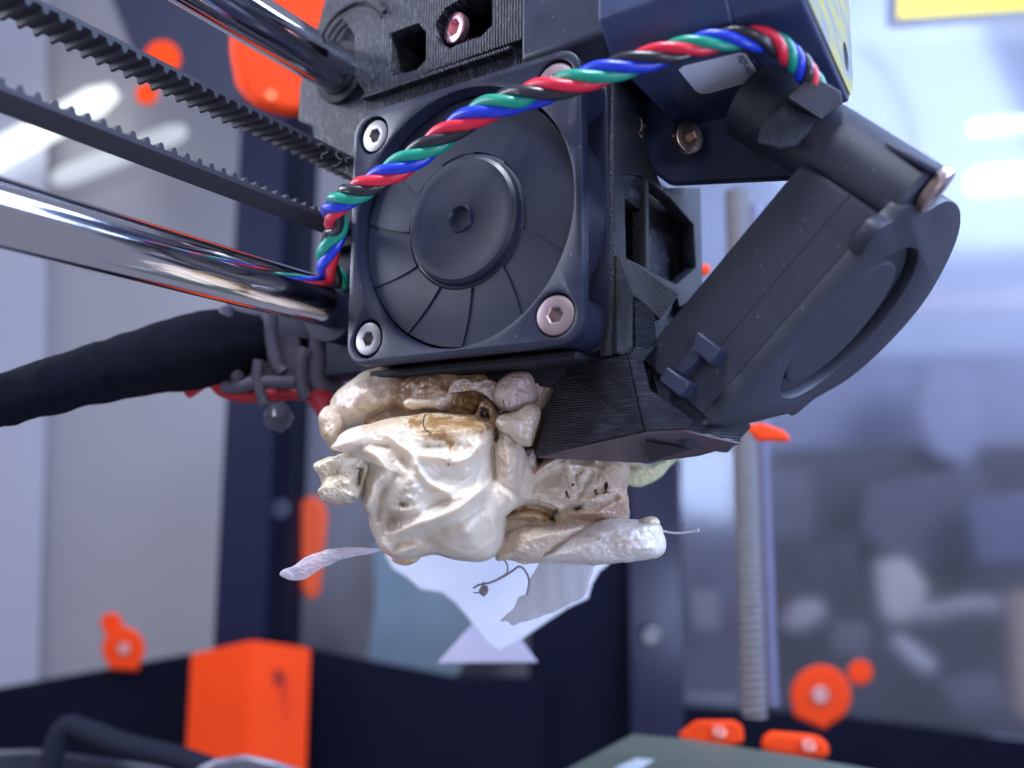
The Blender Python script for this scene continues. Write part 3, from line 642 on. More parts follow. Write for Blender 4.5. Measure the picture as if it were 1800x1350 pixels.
_u3 = ('intake_rim', lathe(bl3(27.5, 19.5, 0.02), n_, [(-0.3, 13.4), (0.18, 13.2), (0.18, 12.7), (-1.8, 12.6)], 80, cap=False))
rot = mk('rotor_disc', lathe(bl3(25.0, 19.0, -1.5), n_, [(0, 10.2), (1.0, 10.1), (1.15, 9.8)], 64), 'blower', bw, smooth=True, angle=25)
mk('housing_seam', prism([bl3(9.96, 1, -6.0), bl3(9.96, 31, -6.0), bl3(9.96, 31, -6.12), bl3(9.96, 1, -6.12)], (0.3, 0, 0)), 'void', bw)
# latch clips on the side wall
def onside(u, v, x): return PL(u, v, 'X', x)
def latch(px, h, name='latch'):
    L = [onside(u, v, 10 - h) for u, v in px]
    mk(name, prism(L, (h+0.5, 0, 0)), 'moulded', bw, bevel=0.15)
latch([(1226, 583), (1266, 613), (1248, 640), (1216, 612)], 3.2)
latch([(1172, 645), (1212, 673), (1196, 698), (1158, 668)], 3.2)
latch([(1216, 610), (1234, 624), (1200, 660), (1184, 648)], 1.2, 'latch_bar')
mk('outlet_neck', prism([bl3(10.6, 0.5, -1), bl3(10.6, 0.5, -12), bl3(10.6, -5, -12), bl3(10.6, -5, -1)], (18, 0, 0)), 'blower', bw, bevel=0.4)
# mounting arm to the motor
ar = mk('mount_arm', lathe(bl3(14.9, 34.9, -0.6), -n_, [(0, 4.4), (0.6, 5.1), (15, 5.2), (22, 5.3), (26, 5.3)], 56), 'blower', bw, smooth=True, angle=40)
_unused = (prism([bl3(10.4, 29, -12.6), bl3(10.4, 36, -12.6), bl3(10.4, 38, -26), bl3(10.4, 24, -26)], (8, 0, 0)))
fl = [P(1556, 248, 95.5), P(1648, 296, 91.5), P(1648, 303, 91.5), P(1636, 302, 92), P(1562, 262, 95.3)]
mk('split_tab', prism(fl, (7, 0, 0)), 'moulded', bw, bevel=0.12)
hexscrew('screw', bl3(14.2, 37.2, 0.6), n_ + np.array([.12, 0, 0.05]), 2.9, bw, 'copper', label='warm toned screw at the upper end of the blower')

# ================================================================== NOZZLE DUCT
nd = thing('air_duct', P(1100, 750, 108), 'black printed air duct with fine horizontal layer lines under the blower outlet', 'duct')
def shell(name, V, Fc, m, t, bevel=0.12):
    o = mk(name, (np.array(V), Fc), m, nd)
    q = o.modifiers.new('solid', 'SOLIDIFY'); q.thickness = t * S; q.offset = 0
    if bevel:
        b = o.modifiers.new('bevel', 'BEVEL'); b.width = bevel * S; b.segments = 2; b.limit_method = 'ANGLE'; b.angle_limit = math.radians(25)
    return o
dv_ = [P(986, 648, 116), P(1103, 627, 105), P(1133, 757, 101.5), P(945, 801, 113), P(1129, 636, 105), P(1142, 687, 103.2), P(1219, 741, 102.4), P(1208, 754, 101.6),
       P(1113, 527, 106.5), P(1147, 548, 109), P(1151, 608, 107.5), P(1115, 612, 105.4)]
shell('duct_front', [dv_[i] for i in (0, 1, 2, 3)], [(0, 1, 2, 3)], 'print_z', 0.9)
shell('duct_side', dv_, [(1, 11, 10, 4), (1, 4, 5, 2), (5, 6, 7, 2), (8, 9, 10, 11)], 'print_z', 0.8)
shell('duct_rear', [dv_[4] + X_*4, dv_[5] + X_*4, dv_[10] + X_*4, dv_[0] + X_*10, dv_[3] + X_*10, dv_[2]+X_*6], [(2, 0, 1, 5, 4, 3)], 'void', 1.0)
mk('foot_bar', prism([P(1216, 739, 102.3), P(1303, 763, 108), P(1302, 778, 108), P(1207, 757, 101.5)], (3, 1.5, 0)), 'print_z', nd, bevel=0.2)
un = [P(945, 803, 113), P(1135, 761, 101.6), P(1208, 757, 101.7), P(1301, 779, 108.0), P(1228, 800, 114), P(1130, 812, 119)]
shell('underside', un, [(0, 1, 2, 3, 4, 5)], mat('dull_underside', (0.070, 0.050, 0.066), 0.5, var=0.2), 0.3, 0)
mk('outlet', prism([P(1134, 776, 103.4), P(1214, 788, 108.6), P(1142, 811, 115.5)], (0, 0, -0.1)), 'void', nd)
mk('collar', prism([P(1084, 446, 110), P(1102, 456, 110), P(1196, 517, 117), P(1160, 562, 112), P(1142, 540, 108.5), P(1113, 519, 106.4), P(1113, 608, 104.9), P(1095, 626, 106), P(1083, 620, 106.8)], (3, 3, 0)), 'print_rough', nd, bevel=0.2)

# ================================================================== SLEEVE, CLAMP AND RED CABLE (left)
pts = [P(-90, 715, 118), P(0, 703, 130), P(100, 678, 136), P(200, 650, 140), P(300, 628, 144), P(372, 612, 148), P(450, 600, 153)]
Cn = catmull(pts, 12); rr = np.interp(np.linspace(0, 1, len(Cn)), [0, .17, .33, .5, .67, .83, 1], [3.6, 4.3, 4.7, 5.3, 6.5, 7.0, 5.6])
V, Fc = tube(Cn, rr, 40)
V = np.array([p + Vector(noise.noise_vector(Vector(p*0.22)))*0.55 + Vector(noise.noise_vector(Vector(p*0.9)))*0.12 for p in V])
o = mk('cable_sleeve', (V, Fc), 'cloth', smooth=True, angle=60); tagp(o, 'thick black textile cable sleeve coming in from the left under the lower rod', 'cable sleeve')
cl = thing('cable_clamp', P(470, 620, 146), 'grey printed cable clamp with two square holes under the lower rod', 'clamp')
plate('clamp_plate', [(u*0.1, -v*0.1) for u, v in ((398, 500), (600, 530), (600, 700), (560, 702), (400, 672), (392, 600))],
      [[(u*0.1, -v*0.1) for u, v in ((443, 608), (458, 610), (458, 628), (443, 626))], [(u*0.1, -v*0.1) for u, v in ((526, 594), (542, 596), (542, 614), (526, 612))]],
      (P(0, 0, 150), (P(10, 0, 150)-P(0, 0, 150)), -(P(0, 10, 150)-P(0, 0, 150)), CR[2]), 4.0, 'greyprint', cl, bevel=0.3)
mk('clamp_back', prism_px([(400, 510), (600, 530), (600, 690), (400, 660)], 155, 6), 'void', cl)
def rib(px, d0, w=1.0):
    w *= 1.35; C_ = catmull([P(u, v, d0) for u, v in px], 8); mk('clamp_rib', tube(C_, w, 12), 'greyprint', cl, smooth=True, angle=60)
rib([(398, 540), (398, 600), (406, 640), (420, 668)], 147, 0.95)
rib([(476, 540), (478, 600), (486, 640), (498, 655)], 147, 0.95)
rib([(455, 632), (452, 660), (458, 690), (466, 712)], 146, 0.75)
rib([(540, 612), (530, 640), (532, 680), (540, 700)], 146, 0.95)
rib([(392, 680), (430, 678), (450, 672), (520, 672)], 146.5, 0.9)
rib([(556, 550), (562, 600), (558, 660), (570, 690)], 147, 1.3)
rc = catmull([P(330, 690, 150), P(368, 668, 149), P(395, 688, 149), P(440, 697, 150), P(500, 692, 150), P(540, 694, 150), P(566, 704, 146), P(585, 726, 143)], 8)
o = mk('red_cable', tube(rc, np.interp(np.linspace(0, 1, len(rc)), [0, .7, .85, 1], [1.2, 1.25, 2.2, 2.6]), 14), 'redcloth', smooth=True, angle=60)
tagp(o, 'red sleeved cable running under the grey printed clamp', 'cable')
tie = thing('clear_tie_head', P(490, 725, 146), 'small translucent grey lump hanging under the grey clamp', 'cable tie')
V, Fc = lathe(P(488, 732, 146), Z_, [(-2.6, .6), (-1.6, 2.2), (0, 2.6), (1.6, 2.0), (2.6, .8)], 20)
mk('tie_lump', (np.array([p + Vector(noise.noise_vector(Vector(p*0.5)))*0.9 for p in V]), Fc), mat('clear_grey', (0.10, 0.10, 0.14), 0.25, var=0.5, alpha=0.75), tie, smooth=True)

# ================================================================== TWISTED CABLE
tc_ = thing('twisted_cable', P(600, 420, 120), 'twisted cable of red, green, blue and black wires crossing in front of the fan', 'cable')
path = [(600, 500, 136), (576, 470, 131), (580, 436, 128), (592, 402, 126), (584, 373, 121), (600, 352, 118), (640, 330, 116), (720, 283, 113.5), (790, 232, 111), (850, 196, 108),
        (925, 168, 104), (1010, 146, 100.5), (1100, 115, 98), (1200, 85, 96), (1280, 68, 95), (1345, 71, 95), (1388, 96, 96), (1418, 130, 97.5), (1445, 180, 100)]
Cp = catmull([P(*q) for q in path], 26)
px = catmull([np.array(q[:2], float) for q in path], 26)
T, U, Wv = ptframes(Cp)
# a stable frame facing the lens side
F0 = CR[2]; Uf = []; Wf = []
for t in T:
    w = np.cross(t, F0); w /= np.linalg.norm(w); u = np.cross(w, t); Uf.append(u); Wf.append(w)
Uf = np.array(Uf); Wf = np.array(Wf)
sl = np.concatenate([[0], np.cumsum(np.linalg.norm(np.diff(Cp, axis=0), axis=1))])
# arc positions where the red wire crosses the front
def s_at(u, v): return sl[np.argmin((px[:, 0]-u)**2 + (px[:, 1]-v)**2)]
marks = [s_at(576, 470), s_at(580, 378), s_at(662, 322), s_at(802, 226), s_at(985, 152), s_at(1192, 92), s_at(1362, 82), s_at(1426, 140)]
turns = [-0.9, 0, 1, 2, 3, 4, 5, 6]
ph = np.interp(sl, marks, turns)
k0 = sl < marks[0]; ph[k0] = turns[0] + (sl[k0]-marks[0])/9
k1 = sl > marks[-1]; ph[k1] = turns[-1] + (sl[k1]-marks[-1])/7
kern = np.ones(21)/21; ph = np.convolve(np.pad(ph, 10, mode='edge'), kern, 'valid')
cross = np.interp(sl, [s_at(905, 175), s_at(975, 155)], [0, 1]); cross = cross*cross*(3-2*cross)
for name, off in (('red', 0*cross), ('blue', 0.25 + 0.25*cross), ('green', 0.5 - 0.25*cross), ('black', 0.75 + 0*cross)):
    fat = np.interp(px[:, 0], [900, 1150, 1260], [1.0, 0.84, 0.76]); R0 = 1.02 * fat
    if name == 'green': R0 = R0 - 0.75*np.sin(math.pi*cross)
    if name == 'blue': R0 = R0 + 0.25*np.sin(math.pi*cross)
    # lengthwise order runs opposite to the angle, the strand nearest the lens has angle 0
    a = 2*math.pi*(ph - off)
    c = Cp - Uf*(np.cos(a)*R0)[:, None] + Wf*(-np.sin(a)*R0)[:, None]
    c = c + np.array([Vector(noise.noise_vector(Vector((s*0.12, 3.1*len(name), 0))))*0.2 for s in sl])
    mk(name + '_wire', tube(c, 0.80*fat, 16), name, tc_, smooth=True, angle=60)

# ================================================================== MELTED PLASTIC BLOB
def blobmat(name, base, rough=0.28, sss=0.35, bump=0.5, cloud=0.5):
    m = D.materials.new(name); m.use_nodes = True; nt = m.node_tree; N = nt.nodes; L = nt.links; b = N['Principled BSDF']
    at = N.new('ShaderNodeVertexColor'); at.layer_name = 'stain'
    sp = N.new('ShaderNodeSeparateColor'); L.new(at.outputs[0], sp.inputs[0])
    tc = N.new('ShaderNodeTexCoord'); mp = N.new('ShaderNodeMapping'); mp.inputs['Scale'].default_value = (1000, 1000, 1000); L.new(tc.outputs['Object'], mp.inputs[0])
    def nz(sc, det=5, dist=0.0):
        n = N.new('ShaderNodeTexNoise'); n.inputs['Scale'].default_value = sc; n.inputs['Detail'].default_value = det; n.inputs['Distortion'].default_value = dist
        L.new(mp.outputs[0], n.inputs['Vector']); return n.outputs[0]
    def mr(inp, a, b_, c=0.0, d=1.0):
        r = N.new('ShaderNodeMapRange'); r.inputs[1].default_value = a; r.inputs[2].default_value = b_; r.inputs[3].default_value = c; r.inputs[4].default_value = d
        L.new(inp, r.inputs[0]); return r.outputs[0]
    def mix(f, a, c2):
        x = N.new('ShaderNodeMix'); x.data_type = 'RGBA'; L.new(f, x.inputs[0])
        if isinstance(a, tuple): x.inputs[6].default_value = a
        else: L.new(a, x.inputs[6])
        x.inputs[7].default_value = c2; return x.outputs[2]
    def mul(a, c2):
        x = N.new('ShaderNodeMath'); x.operation = 'MULTIPLY'; L.new(a, x.inputs[0])
        if isinstance(c2, (int, float)): x.inputs[1].default_value = c2
        else: L.new(c2, x.inputs[1])
        x.use_clamp = True; return x.outputs[0]
    c = mix(mul(mr(nz(0.16, 4, 0.6), 0.45, 0.72), cloud), base, (0.55, 0.42, 0.33, 1))          # mottled warm clouding
    c = mix(mul(sp.outputs[1], mr(nz(0.35, 5, 0.4), 0.2, 0.7, 0.55, 1.15)), c, (0.42, 0.27, 0.20, 1))
    rn = mul(sp.outputs[0], mr(nz(0.5, 6, 0.8), 0.25, 0.70, 0.5, 1.3))
    c = mix(mul(rn, 1.0), c, (0.46, 0.29, 0.12, 1))
    c = mix(mr(rn, 0.6, 1.15, 0, 0.85), c, (0.18, 0.080, 0.030, 1))
    c = mix(mul(sp.outputs[2], mr(nz(0.9, 6, 0.8), 0.35, 0.55, 0.2, 1.6)), c, (0.022, 0.013, 0.012, 1))
    c = mix(mr(nz(1.9, 2), 0.765, 0.785, 0, 0.85), c, (0.06, 0.03, 0.02, 1))                      # scorched specks
    L.new(c, b.inputs['Base Color'])
    L.new(mr(nz(0.4, 4), 0.3, 0.7, rough-0.08, rough+0.14), b.inputs['Roughness'])
    b.inputs['Subsurface Weight'].default_value = sss; b.inputs['Subsurface Scale'].default_value = 0.0022
    b.inputs['Subsurface Radius'].default_value = (1, 0.7, 0.5)
    b.inputs['Coat Weight'].default_value = 0.12; b.inputs['Coat Roughness'].default_value = 0.18
    bp = N.new('ShaderNodeBump'); bp.inputs['Strength'].default_value = bump; bp.inputs['Distance'].default_value = 0.00025
    L.new(nz(0.8, 7, 0.5), bp.inputs['Height'])
    L.new(bp.outputs[0], b.inputs['Normal']); L.new(bp.outputs[0], b.inputs['Coat Normal'])
    return m
WHITE = blobmat('melted_white_plastic', (0.66, 0.585, 0.48, 1), 0.30, 0.6, 0.10, 0.15)
BEIGE = blobmat('melted_beige_plastic', (0.60, 0.51, 0.44, 1), 0.40, 0.5, 0.25, 0.3)
PINK = blobmat('shaded_pinkish_plastic', (0.46, 0.36, 0.34, 1), 0.38, 0.35, 0.45)  # pinkish plastic, colour darkened for the shade under the fan
CRAG = blobmat('crumbly_yellowish_plastic', (0.72, 0.66, 0.52, 1), 0.22, 0.3, 1.1)
CRINK = blobmat('crinkled_white_plastic', (0.68, 0.64, 0.61, 1), 0.26, 0.4, 0.45)

def segdist(Q, poly):
    poly = np.array(poly, float); best = np.full(len(Q), 1e9)
    if len(poly) == 1: return np.linalg.norm(Q - poly[0], axis=1)
    for a, b in zip(poly[:-1], poly[1:]):
        ab = b - a; t = np.clip(((Q - a) @ ab) / (ab @ ab), 0, 1); best = np.minimum(best, np.linalg.norm(Q - (a + t[:, None]*ab), axis=1))
    return best
blob = thing('melted_plastic_blob', P(850, 985, 122), 'large creamy white lump of melted plastic with brown scorched top, stuck under the fan', 'plastic lump')
POOL = {}
def lobe(name, out, depth, front, m, back=None, cen=None, tilt=(0, 0), prof=1.0, strokes=(), stains=(), base=(0, 0, 0), amp=0.35, fs=0.35, fine=0.06, N=140, Mf=54, Mb=14, jag=1.2, parent=blob, label=None, seed=0, gain=1.0, into=None, rough=()):
    O = catmull_closed(out, 12); k = len(O)
    # resample evenly
    d = np.linalg.norm(np.diff(np.vstack([O, O[:1]]), axis=0), axis=1); s_ = np.concatenate([[0], np.cumsum(d)])
    q = np.linspace(0, s_[-1], N, endpoint=False); OO = np.vstack([O, O[:1]])
    O = np.stack([np.interp(q, s_, OO[:, 0]), np.interp(q, s_, OO[:, 1])], 1)
    cen = np.array(cen if cen is not None else O.mean(axis=0), float)
    back = back if back is not None else front
    jf = 0.035 if into else 0.06; jag = jag*2.4 if into else jag
    for i in range(N):
        nv = noise.noise_vector(Vector((O[i, 0]*jf, O[i, 1]*jf, seed + 1.3)))
        O[i] += np.array([nv[0], nv[1]]) * jag
    phs = np.concatenate([np.linspace(0, math.pi/2, Mf), np.linspace(math.pi/2, math.pi, Mb)[1:]])
    r = np.sin(phs); h = np.cos(phs); h = np.sign(h) * np.abs(h)**prof
    UV = cen + (O - cen)[None] * r[1:-1, None, None]
    UV = np.concatenate([[cen], UV.reshape(-1, 2), [cen]])
    HH = np.concatenate([[h[0]], np.repeat(h[1:-1], N), [h[-1]]])
    hz = np.where(HH > 0, HH*front, HH*back)
    wgt = np.clip(HH*2.2, 0, 1)
    st = np.zeros((len(UV), 3)) + np.array(base)
    for poly, w, a in strokes:
        a = a * gain; poly = catmull(poly, 6) if len(poly) > 2 else poly
        dd = segdist(UV, poly); hz = hz + wgt * a * (0.62*np.exp(-(dd/w)**2) + 0.38*np.exp(-dd/(0.42*w)))
    jit = np.array([noise.noise(Vector((u*0.16, v*0.16, seed))) + 0.7*noise.noise(Vector((u*0.55, v*0.55, seed))) for u, v in UV])
    for poly, w, a, ch in stains:
        dd = segdist(UV, poly) * (1 + 0.8*jit); st[:, ch] = np.clip(st[:, ch] + a*np.exp(-(dd/w)**2), -1, 1.2)
    rgh = np.zeros(len(UV))
    for poly, w, a in rough: rgh = np.maximum(rgh, a*np.exp(-(segdist(UV, poly)/w)**4)*wgt)
    z = depth + tilt[0]*(UV[:, 0]-cen[0]) + tilt[1]*(UV[:, 1]-cen[1]) - hz
    rays = np.stack([(UV[:, 0]-900)/F, (UV[:, 1]-675)/F, np.ones(len(UV))], 1) @ CR
    V = CC + rays * z[:, None]
    nrm = np.array([noise.noise(Vector(p*fs) + Vector((seed, 0, 0))) for p in V])
    nr2 = np.array([noise.noise(Vector(p*fs*3.1) + Vector((0, seed, 7))) for p in V])
    nr3 = np.array([abs(noise.noise(Vector(p*1.9) + Vector((3, seed, 7)))) for p in V])
    if len(rough): nr3 = nr3 + 0; rr_n = np.array([noise.noise(Vector(p*1.3)+Vector((5, 5, seed))) + 0.6*noise.noise(Vector(p*3.1)) for p in V])
    else: rr_n = 0
    sh = (rgh*rr_n + nrm*amp + nr2*amp*0.42 - nr3*fine*2)
    rd = -CR[2]
    V = V + (rd[None] * sh[:, None]) * np.clip(0.25+np.abs(HH), 0, 1)[:, None]*1.6
    Fc = []; nR = len(phs) - 2
    for i in range(N): Fc.append((0, 1+i, 1+(i+1) % N))
    for j in range(nR-1):
        b0 = 1+j*N; b1 = b0+N
        for i in range(N): i2 = (i+1) % N; Fc.append((b0+i, b1+i, b1+i2, b0+i2))
    last = len(V)-1; b0 = 1+(nR-1)*N
    for i in range(N): Fc.append((b0+i, last, b0+(i+1) % N))
    if into:
        st[:, 1] = st[:, 1] + (0.55 if m is PINK else 0.26 if m is BEIGE else 0.0)  # tint per plastic; the pink one also carries painted shade
        POOL.setdefault(into, []).append((V, Fc, np.clip(st, 0, 1))); return None
    o = mk(name, (V, Fc), m, parent, smooth=True, angle=0, label=label)
    at = o.data.color_attributes.new('stain', 'FLOAT_COLOR', 'POINT')
    at.data.foreach_set('color', np.hstack([np.clip(st, 0, 1), np.ones((len(V), 1))]).astype(np.float32).ravel())
    return o
R_, G_, K_ = 0, 1, 2
# main glossy mass
lobe('glossy_mass', [(597, 792), (588, 778), (602, 760), (645, 745), (700, 733), (760, 726), (815, 728), (856, 736), (868, 762), (866, 800), (868, 845), (884, 878), (889, 910), (886, 945), (872, 974), (848, 988), (800, 984), (764, 975), (738, 980), (700, 985), (672, 968), (655, 940), (646, 912), (635, 885), (636, 850), (640, 822), (622, 803)],
     119, 10.5, WHITE, back=8, cen=(765, 858), prof=0.75, N=300, Mf=120, amp=0.35, fs=0.18, fine=0.02, jag=1.0, gain=1.35,
     strokes=[([(690, 938), (734, 920), (771, 908), (807, 890), (851, 857), (872, 835)], 9, 1.25), ([(700, 958), (760, 935), (810, 915), (850, 885)], 12, -0.7),
              ([(798, 876), (825, 862), (856, 838)], 4.5, 0.35), ([(812, 876), (838, 858), (858, 846)], 3, 0.22), ([(750, 893), (800, 872)], 10, -0.45),
              ([(693, 915)], 26, -2.3), ([(686, 930)], 14, -0.8),
              ([(718, 846)], 24, 0.9), ([(722, 868)], 14, 0.5), ([(705, 885), (716, 886)], 5, -1.0), ([(690, 896), (712, 898), (735, 892)], 7, 0.6),
              ([(678, 765), (694, 774), (710, 786), (726, 800), (731, 816)], 6, 1.0), ([(731, 816), (744, 836), (757, 850), (792, 868)], 8, 0.9),
              ([(705, 806), (716, 822)], 9, -1.0), ([(690, 800), (700, 830)], 12, -0.6),
              ([(645, 790), (668, 806), (680, 832), (660, 852), (654, 878), (640, 900)], 9, 1.4), ([(640, 900), (650, 930), (668, 962)], 8, 0.7),
              ([(676, 862), (666, 886), (664, 912)], 7, -1.2),
              ([(735, 800), (771, 803), (798, 811), (824, 803), (838, 786)], 6.5, 1.1), ([(748, 784), (790, 786), (812, 784)], 11, -0.9),
              ([(770, 832), (800, 830)], 20, -0.9), ([(845, 780), (852, 820), (840, 850)], 9, 0.7), ([(862, 860), (880, 890)], 9, 0.5),
              ([(700, 744), (730, 770), (760, 776)], 3, 0.3), ([(655, 772), (690, 778), (716, 790)], 3, 0.35), ([(760, 868), (800, 856), (836, 832)], 3, 0.25), ([(742, 905), (790, 880), (830, 866)], 3, 0.3),
              ([(664, 800), (672, 818), (668, 840)], 3, 0.35), ([(650, 872), (644, 900), (652, 930)], 3, 0.4), ([(754, 820), (780, 842), (812, 848)], 4, 0.35), ([(840, 770), (858, 800), (854, 836)], 3, 0.35), ([(780, 960), (830, 972), (868, 950)], 4, 0.3), ([(846, 900), (868, 920), (872, 950)], 4, 0.3),
              ([(673, 955), (691, 974), (727, 962)], 8, 1.2), ([(820, 935)], 46, 1.4), ([(700, 945), (745, 950)], 12, -0.6),
              ([(620, 775), (660, 762), (700, 765)], 8, 0.8), ([(640, 782), (680, 784)], 6, -0.8), ([(745, 762), (800, 758), (850, 752)], 9, 0.8)],
     rough=[([(716, 838), (722, 858), (716, 876)], 18, 0.34), ([(800, 780), (824, 786)], 14, 0.32)],
     stains=[([(735, 742), (800, 745), (850, 745)], 17, 1.3, R_), ([(772, 762), (790, 775), (796, 786)], 7, 1.0, R_), ([(756, 764), (775, 768)], 8, 0.9, R_), ([(700, 738), (640, 752)], 9, 0.45, R_),
             ([(692, 915)], 17, 0.75, G_), ([(688, 792), (692, 815)], 9, 0.4, G_), ([(704, 886), (716, 887)], 3.0, 0.4, K_), ([(789, 817)], 2.6, 0.8, K_), ([(790, 808)], 3.5, 0.5, K_), ([(745, 965), (780, 950)], 16, 0.22, R_), ([(868, 770)], 8, 0.5, G_)],
     into='mass')
lobe('white_flare', [(852, 858), (868, 844), (888, 850), (908, 862), (914, 882), (900, 898), (884, 912), (868, 908), (858, 886)], 116.5, 4.0, WHITE, amp=0.35, fs=0.4, strokes=[([(880, 860), (900, 878), (894, 896)], 5, 0.7)], seed=41, into='mass')
lobe('rolled_edge', [(862, 930), (880, 904), (930, 900), (960, 930), (930, 962), (880, 964)], 125, 5.0, BEIGE, amp=0.3, seed=42, into='mass')
lobe('pale_curl', [(582, 788), (592, 772), (606, 762), (630, 757), (648, 763), (645, 778), (624, 790), (604, 794)], 112, 2.0, WHITE, amp=0.3, fs=0.5, strokes=[([(592, 784), (615, 776), (640, 768)], 5, 0.5)], into='mass')
lobe('broken_chunk', [(551, 819), (564, 808), (600, 798), (626, 795), (644, 802), (650, 822), (642, 846), (636, 870), (620, 884), (596, 887), (572, 882), (558, 866), (564, 852), (560, 836)],
     117.5, 6.0, CRAG, back=5, prof=0.45, N=170, Mf=64, amp=0.4, fs=0.4, fine=0.08, jag=2.2,
     strokes=[([(556, 815), (600, 806), (640, 806)], 7, 0.7), ([(634, 826), (630, 850)], 5, -1.6), ([(590, 832), (570, 838)], 14, -0.9), ([(608, 866), (626, 872)], 9, 1.1), ([(612, 850)], 10, 0.8), ([(632, 800), (648, 815), (645, 830)], 5, 0.8)],
     stains=[([(575, 840), (595, 832)], 22, 0.42, R_), ([(633, 826), (630, 850)], 2.5, 0.5, K_), ([(575, 880), (610, 884)], 7, 0.6, G_), ([(622, 876)], 4, 0.8, K_), ([(604, 812)], 10, -0.3, R_)], label='yellowish broken chunk on the left side of the lump')
lobe('shaded_lobe', [(590, 742), (580, 722), (584, 700), (600, 682), (625, 664), (655, 648), (690, 645), (722, 660), (735, 690), (718, 712), (684, 724), (656, 736), (632, 748), (606, 754)],
     130, 7.0, BEIGE, back=6, N=170, Mf=60, amp=0.5, fs=0.25, strokes=[([(600, 712), (618, 718)], 8, 0.8), ([(640, 690)], 26, 0.8), ([(660, 738), (700, 716)], 8, -0.8), ([(684, 690), (676, 722)], 5, 0.4)],
     stains=[([(700, 665), (720, 700)], 26, 0.8, G_), ([(650, 730), (690, 716)], 9, 0.6, G_), ([(640, 680)], 20, 0.2, G_)], seed=3, into='mass')
lobe('low_left_lobe', [(560, 746), (560, 730), (574, 714), (594, 716), (606, 745), (600, 780), (588, 798), (574, 778), (564, 762)], 128, 4.0, BEIGE, amp=0.45, fs=0.4, stains=[([(562, 750), (580, 790)], 7, 0.5, R_)], base=(0, 0.1, 0), seed=4, into='mass')
lobe('scorched_ridge', [(690, 700), (706, 672), (740, 652), (800, 644), (860, 648), (892, 670), (894, 710), (880, 748), (850, 752), (800, 742), (740, 732), (704, 722)],
     125.5, 5.5, PINK, back=6, N=180, Mf=60, amp=1.0, fs=0.35, fine=0.1, base=(0.35, 0.45, 0.05), jag=2,
     strokes=[([(790, 690), (806, 672), (826, 676)], 6, 1.6), ([(812, 700), (850, 706)], 12, -1.4), ([(850, 724)], 9, -3.0), ([(740, 690), (780, 688)], 10, 0.8), ([(840, 660), (870, 690)], 9, 1.2)],
     stains=[([(812, 704), (830, 716)], 24, 1.1, R_), ([(848, 722)], 9, 1.3, K_), ([(760, 664), (720, 676)], 16, 0.35, K_), ([(856, 740), (876, 750)], 9, 1.0, R_)], seed=6, into='mass')
lobe('torn_flap', [(709, 708), (724, 699), (756, 697), (792, 694), (786, 712), (768, 722), (744, 718), (722, 720)], 119.5, 1.6, PINK, amp=0.35, fs=0.8, jag=2, seed=2, into='mass')
lobe('torn_flap', [(788, 690), (796, 672), (812, 664), (832, 670), (860, 668), (882, 682), (890, 704), (880, 716), (862, 700), (842, 690), (820, 682), (806, 684)], 118.5, 1.8, PINK, amp=0.5, fs=0.8, jag=2, seed=5, stains=[([(820, 684)], 9, 0.6, R_)])
lobe('burnt_rim', [(838, 730), (846, 704), (862, 706), (874, 724), (880, 748), (868, 758), (852, 744)], 117.5, 2.0, PINK, amp=0.4, fs=0.7, base=(0.9, 0.2, 0.1), strokes=[([(850, 722), (856, 736)], 6, -1.8)], stains=[([(851, 722), (853, 730)], 6.5, 1.4, K_)], seed=8, into='mass')
lobe('pink_lobe', [(864, 694), (876, 670), (900, 654), (932, 656), (948, 684), (938, 712), (908, 728), (884, 724), (868, 712)], 118.5, 4.5, PINK, amp=0.35, fs=0.4, strokes=[([(900, 700), (896, 722)], 4, 0.3), ([(912, 698), (912, 720)], 4, 0.3), ([(890, 668), (912, 664)], 9, 0.5)], seed=9, stains=[([(872, 710)], 5, .5, R_)])
lobe('pink_lobe', [(926, 656), (968, 644), (990, 654), (984, 680), (962, 706), (944, 726), (932, 706)], 121, 4.5, PINK, amp=0.5, fs=0.5, base=(0, 0.35, 0), seed=10, stains=[([(966, 668)], 2.5, 1, K_)])
lobe('ragged_flake', [(872, 742), (882, 728), (906, 720), (934, 708), (946, 716), (946, 742), (941, 772), (932, 788), (914, 780), (894, 772), (878, 758)], 115.5, 3.0, BEIGE, amp=0.3, fs=0.6, jag=3.0, strokes=[([(884, 760), (898, 768)], 4, 0.5)], stains=[([(888, 764), (896, 770)], 4, 0.7, R_)], base=(0, 0.12, 0), seed=11, into='mass')
lobe('hanging_finger', [(866, 776), (880, 752), (898, 764), (918, 782), (926, 810), (922, 846), (910, 872), (892, 884), (876, 872), (868, 845)], 118.5, 5.5, BEIGE, back=5, amp=0.3, fs=0.35, strokes=[([(893, 790), (892, 830)], 7, 0.5), ([(880, 846), (904, 838)], 4, 0.5), ([(914, 800), (910, 850)], 4, -0.5)], stains=[([(872, 768)], 7, 1.0, K_), ([(890, 800), (888, 830)], 10, 0.25, G_)], seed=12, into='mass')
